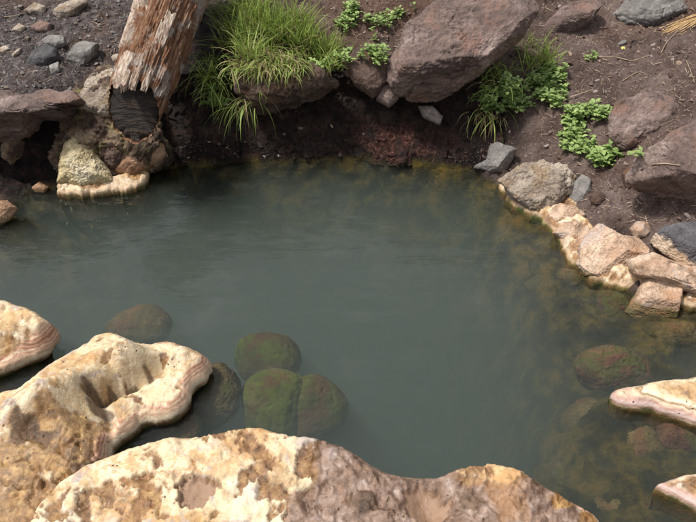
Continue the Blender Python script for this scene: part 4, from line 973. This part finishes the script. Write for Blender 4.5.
for u, v, s, mt, lb in [(300, 128, .022, 'pale', 'white pebble caught in the dark peat under the ledge rock'), (332, 126, .016, 'crust', 'small peach pebble in the dark peat under the ledge'),
                        (284, 134, .009, 'pale', 'tiny white pebble beside the white pebble under the ledge'), (364, 134, .009, 'pale', 'tiny pale pebble left of the red algae patch'),
                        (218, 119, .010, 'pale', 'tiny grey pebble in the shaded gully below the grass'), (227, 148, .012, 'crust', 'tan pebble at the foot of the shaded gully'),
                        (570, 54, .017, 'crust', 'round peach pebble on the slope right of the grass'), (622, 43, .030, 'grey', 'grey stone with a yellow flower beside it on the right slope'),
                        (680, 63, .018, 'crust', 'pink pebble high on the right slope'), (606, 92, .013, 'pale', 'pale pebble above the half buried flat rock'),
                        (684, 100, .018, 'pale', 'pale pebble beside the half buried flat rock'), (550, 160, .022, 'bank', 'brown pebble on soil above the pitted crust rock'),
                        (560, 158, .018, 'dim', 'dark pebble on soil above the pitted crust rock'), (570, 162, .020, 'bank', 'rounded brown pebble near the lower leafy plant')]:
    pebble(hit(u, v)[0], s, mt, lb, None)
for lb, grp, mats, box, cnt, smin, smax in [
        ('small loose %s pebble lying on the left plateau', 'loose pebbles on the left plateau', ('grey', 'pale', 'pebble'), (0, 5, 125, 108), 60, .006, .017),
        ('small loose %s pebble lying on the right slope', 'loose pebbles on the right slope', ('dim', 'bank', 'pebble'), (540, 5, 690, 225), 100, .006, .022),
        ('small wet %s pebble at the foot of the far bank', 'wet pebbles below the far bank', ('dim', 'peat', 'pebble'), (175, 135, 480, 162), 45, .006, .015),
        ('small %s pebble on the soil between boulder and turf', 'pebbles above the turf', ('dim', 'bank'), (300, 2, 420, 40), 20, .006, .014)]:
    for _ in range(cnt):
        u, v = RNG.uniform(box[0], box[2]), RNG.uniform(box[1], box[3])
        q_ = soil_hit(u, v)
        if q_ is None: continue
        p, n = q_
        mt_ = mats[RNG.integers(len(mats))]
        hue = {'grey': 'grey', 'pale': 'pale cream', 'pebble': 'tan', 'dim': 'dark brown', 'bank': 'purple brown', 'peat': 'black'}[mt_]
        pebble(p, RNG.uniform(smin, smax) * RNG.uniform(.7, 1), mt_, lb % hue, grp)

# finer gravel, one mass per bank
base8 = np.array([(1, 0, 0), (-1, 0, 0), (0, 1, 0), (0, -1, 0), (0, 0, 1), (0, 0, -1)], float)
f8 = np.array([(0, 2, 4), (2, 1, 4), (1, 3, 4), (3, 0, 4), (2, 0, 5), (1, 2, 5), (3, 1, 5), (0, 3, 5)])
for lb, mt, boxes in (('fine grey gravel strewn over the left plateau', 'grey', [((0, 0, 130, 115), 1500)]),
                      ('brown soil crumbs and gravel strewn over the right slope', 'crumb', [((480, 0, 696, 230), 3600), ((300, 0, 420, 60), 700)]),
                      ('wet dark grit at the foot of the far bank', 'wetgrit', [((170, 110, 490, 168), 1500)])):
    gv, gf, k0 = [], [], 0
    for box, cnt in boxes:
        for _ in range(cnt):
            q_ = soil_hit(RNG.uniform(box[0], box[2]), RNG.uniform(box[1], box[3]))
            if q_ is None: continue
            p, n = q_
            sz = RNG.uniform(.0015, .0040) * (1 + 2.6 * RNG.uniform() ** 4)
            gv.append(p + base8 * sz * RNG.uniform(.5, 1.3, (6, 1)) + RNG.normal(size=(6, 3)) * sz * .25); gf.append(f8 + k0); k0 += 6
    gr = add('gravel', np.concatenate(gv), np.concatenate(gf), M[mt], smooth=False)
    tag(gr, lb, 'gravel', kind='stuff')

# twigs and straws
b = NB('dry_twig'); M['twig'] = b.finish(b.ramp(b.noise(50, 5), [(0.3, (0.16, 0.11, 0.075)), (0.7, (0.42, 0.33, 0.24))]), 0.85, None, 0.2)
b = NB('straw'); M['straw'] = b.finish(b.ramp(b.noise(50, 5), [(0.3, (0.42, 0.26, 0.11)), (0.7, (0.66, 0.47, 0.25))]), 0.7, None, 0.3)
def tube(pts, r0, r1, sides=6):
    pts = np.array(pts, float); V, Fc = [], []
    for i, p in enumerate(pts):
        d = pts[min(i + 1, len(pts) - 1)] - pts[max(i - 1, 0)]; d /= np.linalg.norm(d) + 1e-9
        a = np.cross(d, [.3, .2, 1.0]); a /= np.linalg.norm(a); c = np.cross(d, a)
        r = r0 + (r1 - r0) * i / (len(pts) - 1)
        for k in range(sides):
            t = 2 * math.pi * k / sides; V.append(p + a * math.cos(t) * r + c * math.sin(t) * r)
    for i in range(len(pts) - 1):
        for k in range(sides):
            Fc.append((i * sides + k, i * sides + (k + 1) % sides, (i + 1) * sides + (k + 1) % sides, (i + 1) * sides + k))
    return np.array(V), np.array(Fc)
def twig(label, px, r, mat='twig', lift=.004, name='twig'):
    pts = []
    for (a, bq) in zip(px[:-1], px[1:]):
        for t in np.linspace(0, 1, 5, endpoint=False):
            pts.append(hit(a[0] + (bq[0] - a[0]) * t, a[1] + (bq[1] - a[1]) * t)[0] + np.array([0, 0, lift]))
    pts.append(hit(*px[-1])[0] + np.array([0, 0, lift]))
    pts = np.array(pts)
    pts[1:-1] = (pts[:-2] + pts[1:-1] * 2 + pts[2:]) / 4
    V, Fc = tube(pts, r, r * .6)
    return tag(add(name, V, Fc, M[mat]), label, 'twig')
twig('grey twig sticking out beside the creeping plant', [(562, 104), (575, 98), (592, 92)], .003, lift=.012)
twig('thin pale twig lying on the bare soil below the grey rock', [(622, 82), (630, 77), (637, 73)], .0025)
twig('thin dark curved twig at the top of the right slope', [(660, 56), (666, 44), (676, 34), (686, 26)], .002, lift=.01)
twig('long thin pale stem lying against the slate rock slope', [(686, 62), (690, 72), (694, 84)], .002, lift=.006)
twig('dark thin root crossing the soil below the flower stone', [(598, 58), (616, 58), (632, 62), (650, 56)], .003)
twig('pale peeled stick lying on the edge of the big boulder', [(652, 166), (664, 165), (680, 167)], .003, lift=.006)
twig('brown twig lying on the left plateau', [(4, 18), (14, 17), (24, 14)], .003)
twig('short twig near the long pale stone', [(92, 22), (100, 26), (106, 24)], .002)
twig('thin root hanging under the leafy plants', [(468, 118), (468, 128), (467, 140)], .0015, lift=.01)
# bunch of dry straw at the top right
sb = hit(694, 22)[0]
root = empty('straw_bunch', sb); tag(root, 'bunch of golden dry straw lying at the top of the right slope', 'straw')
for k in range(22):
    e = hit(662 + RNG.uniform(-6, 20), 32 + RNG.uniform(-3, 4))[0]; s_ = hit(694, 20 + RNG.uniform(-4, 5))[0] + np.array([.12, .02, .02])
    mid = (e + s_) / 2 + np.array([0, 0, .02]) + RNG.normal(size=3) * .006
    V, Fc = tube([s_, (s_ + mid) / 2 + np.array([0, 0, .006]), mid, (mid + e) / 2 + np.array([0, 0, .004]), e + np.array([0, 0, .004])], .0022, .0012, 5)
    add('straw', V, Fc, M['straw'], parent=root)
# yellow flower head
b = NB('yellow_petal'); M['petal'] = b.finish((0.80, 0.72, 0.22), 0.6)
fp = hit(622, 50)[0] + np.array([0, -.006, .012])
fl = empty('yellow_flower', fp - np.array([0, 0, .012])); tag(fl, 'small pale yellow flower lying against the grey stone', 'flower')
for k in range(7):
    a = k * 6.283 / 7; o_ = np.array([math.cos(a), math.sin(a) * .6, math.sin(a) * .5]); s_ = np.array([-math.sin(a), math.cos(a) * .6, math.cos(a) * .5])
    add('petal', np.array([fp, fp + o_ * .006 + s_ * .003, fp + o_ * .011 + VIEW * .001, fp + o_ * .006 - s_ * .003]), np.array([(0, 1, 2, 3)]), M['petal'], parent=fl, smooth=False)
V, Fc = ico(2); add('flower_centre', V * .0035 + fp + VIEW * .002, Fc, M['petal'], parent=fl)

# dry litter, one mass
lv, lf, k0 = [], [], 0
for box, cnt in (((0, 0, 130, 110), 260), ((540, 0, 696, 225), 800), ((300, 0, 420, 60), 80)):
    for _ in range(cnt):
        q_ = soil_hit(RNG.uniform(box[0], box[2]), RNG.uniform(box[1], box[3]))
        if q_ is None: continue
        p, n = q_
        a = RNG.uniform(0, 6.28); L = RNG.uniform(.004, .020) * RNG.uniform(.5, 1); w = RNG.uniform(.0005, .0014)
        d = np.array([math.cos(a), math.sin(a), 0]); d -= n * (d @ n); s_ = np.cross(n, d)
        q = p + n * .003
        lv.append(np.array([q - d * L - s_ * w, q - d * L + s_ * w, q + d * L + s_ * w + n * .004, q + d * L - s_ * w + n * .004])); lf.append(np.arange(4)[None] + k0); k0 += 4
lt = add('dry_litter', np.concatenate(lv), np.concatenate(lf), M['twig'], smooth=False)
tag(lt, 'dry bits of stem and root strewn on the soil', 'litter', kind='stuff')

# ------------------------------------------------------------------ water: closed body with murky volume
b = NB('murky_water')
wc = b.co(world=True)
rip = b.math('ADD', b.noise(9, 4, 0.5, co=b.co((0.6, 1.4, 1), world=True), dist=0.15), b.math('MULTIPLY', b.noise(45, 3, 0.5, co=wc), 0.15))
wnrm = b.bump(rip, 0.22, 0.03)
gl = b.n('ShaderNodeBsdfGlossy'); gl.inputs['Roughness'].default_value = 0.03; gl.inputs['Color'].default_value = (1, 1, 1, 1); b.link(wnrm, gl.inputs['Normal'])
tr = b.n('ShaderNodeBsdfTransparent'); fr = b.n('ShaderNodeFresnel'); fr.inputs['IOR'].default_value = 1.333; b.link(wnrm, fr.inputs['Normal'])
mx = b.n('ShaderNodeMixShader'); b.link(fr.outputs[0], mx.inputs[0]); b.link(tr.outputs[0], mx.inputs[1]); b.link(gl.outputs[0], mx.inputs[2])
# thin mineral film drifting on the surface
film = b.math('MULTIPLY', b.band(b.noise(1.6, 5, 0.6, co=wc, dist=0.8), 0.42, 0.62), b.band(b.noise(4.5, 10, 0.7, co=b.co((0.6, 1.3, 1), world=True), dist=1.4), 0.46, 0.74))
df = b.n('ShaderNodeBsdfDiffuse'); df.inputs[0].default_value = (0.6, 0.6, 0.58, 1)
mf = b.n('ShaderNodeMixShader'); b.put(mf.inputs[0], b.math('MULTIPLY', film, 0.028)); b.link(mx.outputs[0], mf.inputs[1]); b.link(df.outputs[0], mf.inputs[2])
b.link(mf.outputs[0], b.out.inputs[0])
vs = b.n('ShaderNodeVolumeScatter'); vs.inputs['Color'].default_value = (0.80, 1.0, 0.89, 1); vs.inputs['Density'].default_value = 0.84
va = b.n('ShaderNodeVolumeAbsorption'); va.inputs['Color'].default_value = (0.28, 0.38, 0.34, 1); va.inputs['Density'].default_value = 2.0
ad = b.n('ShaderNodeAddShader'); b.link(vs.outputs[0], ad.inputs[0]); b.link(va.outputs[0], ad.inputs[1]); b.link(ad.outputs[0], b.out.inputs[1])
M['water'] = b.m
xa, xb, ya, yb, zb = -2.6, 2.3, .25, 3.2, -1.7
WV = np.array([(xa, ya, zb), (xb, ya, zb), (xb, yb, zb), (xa, yb, zb), (xa, ya, 0), (xb, ya, 0), (xb, yb, 0), (xa, yb, 0)], float)
WF = np.array([(3, 2, 1, 0), (4, 5, 6, 7), (0, 1, 5, 4), (1, 2, 6, 5), (2, 3, 7, 6), (3, 0, 4, 7)])
wat = add('water', WV, WF, M['water'], loc=np.array([0, 1.7, 0.0]), smooth=False)
tag(wat, 'murky grey green water of the hot spring pool', 'water', kind='structure')
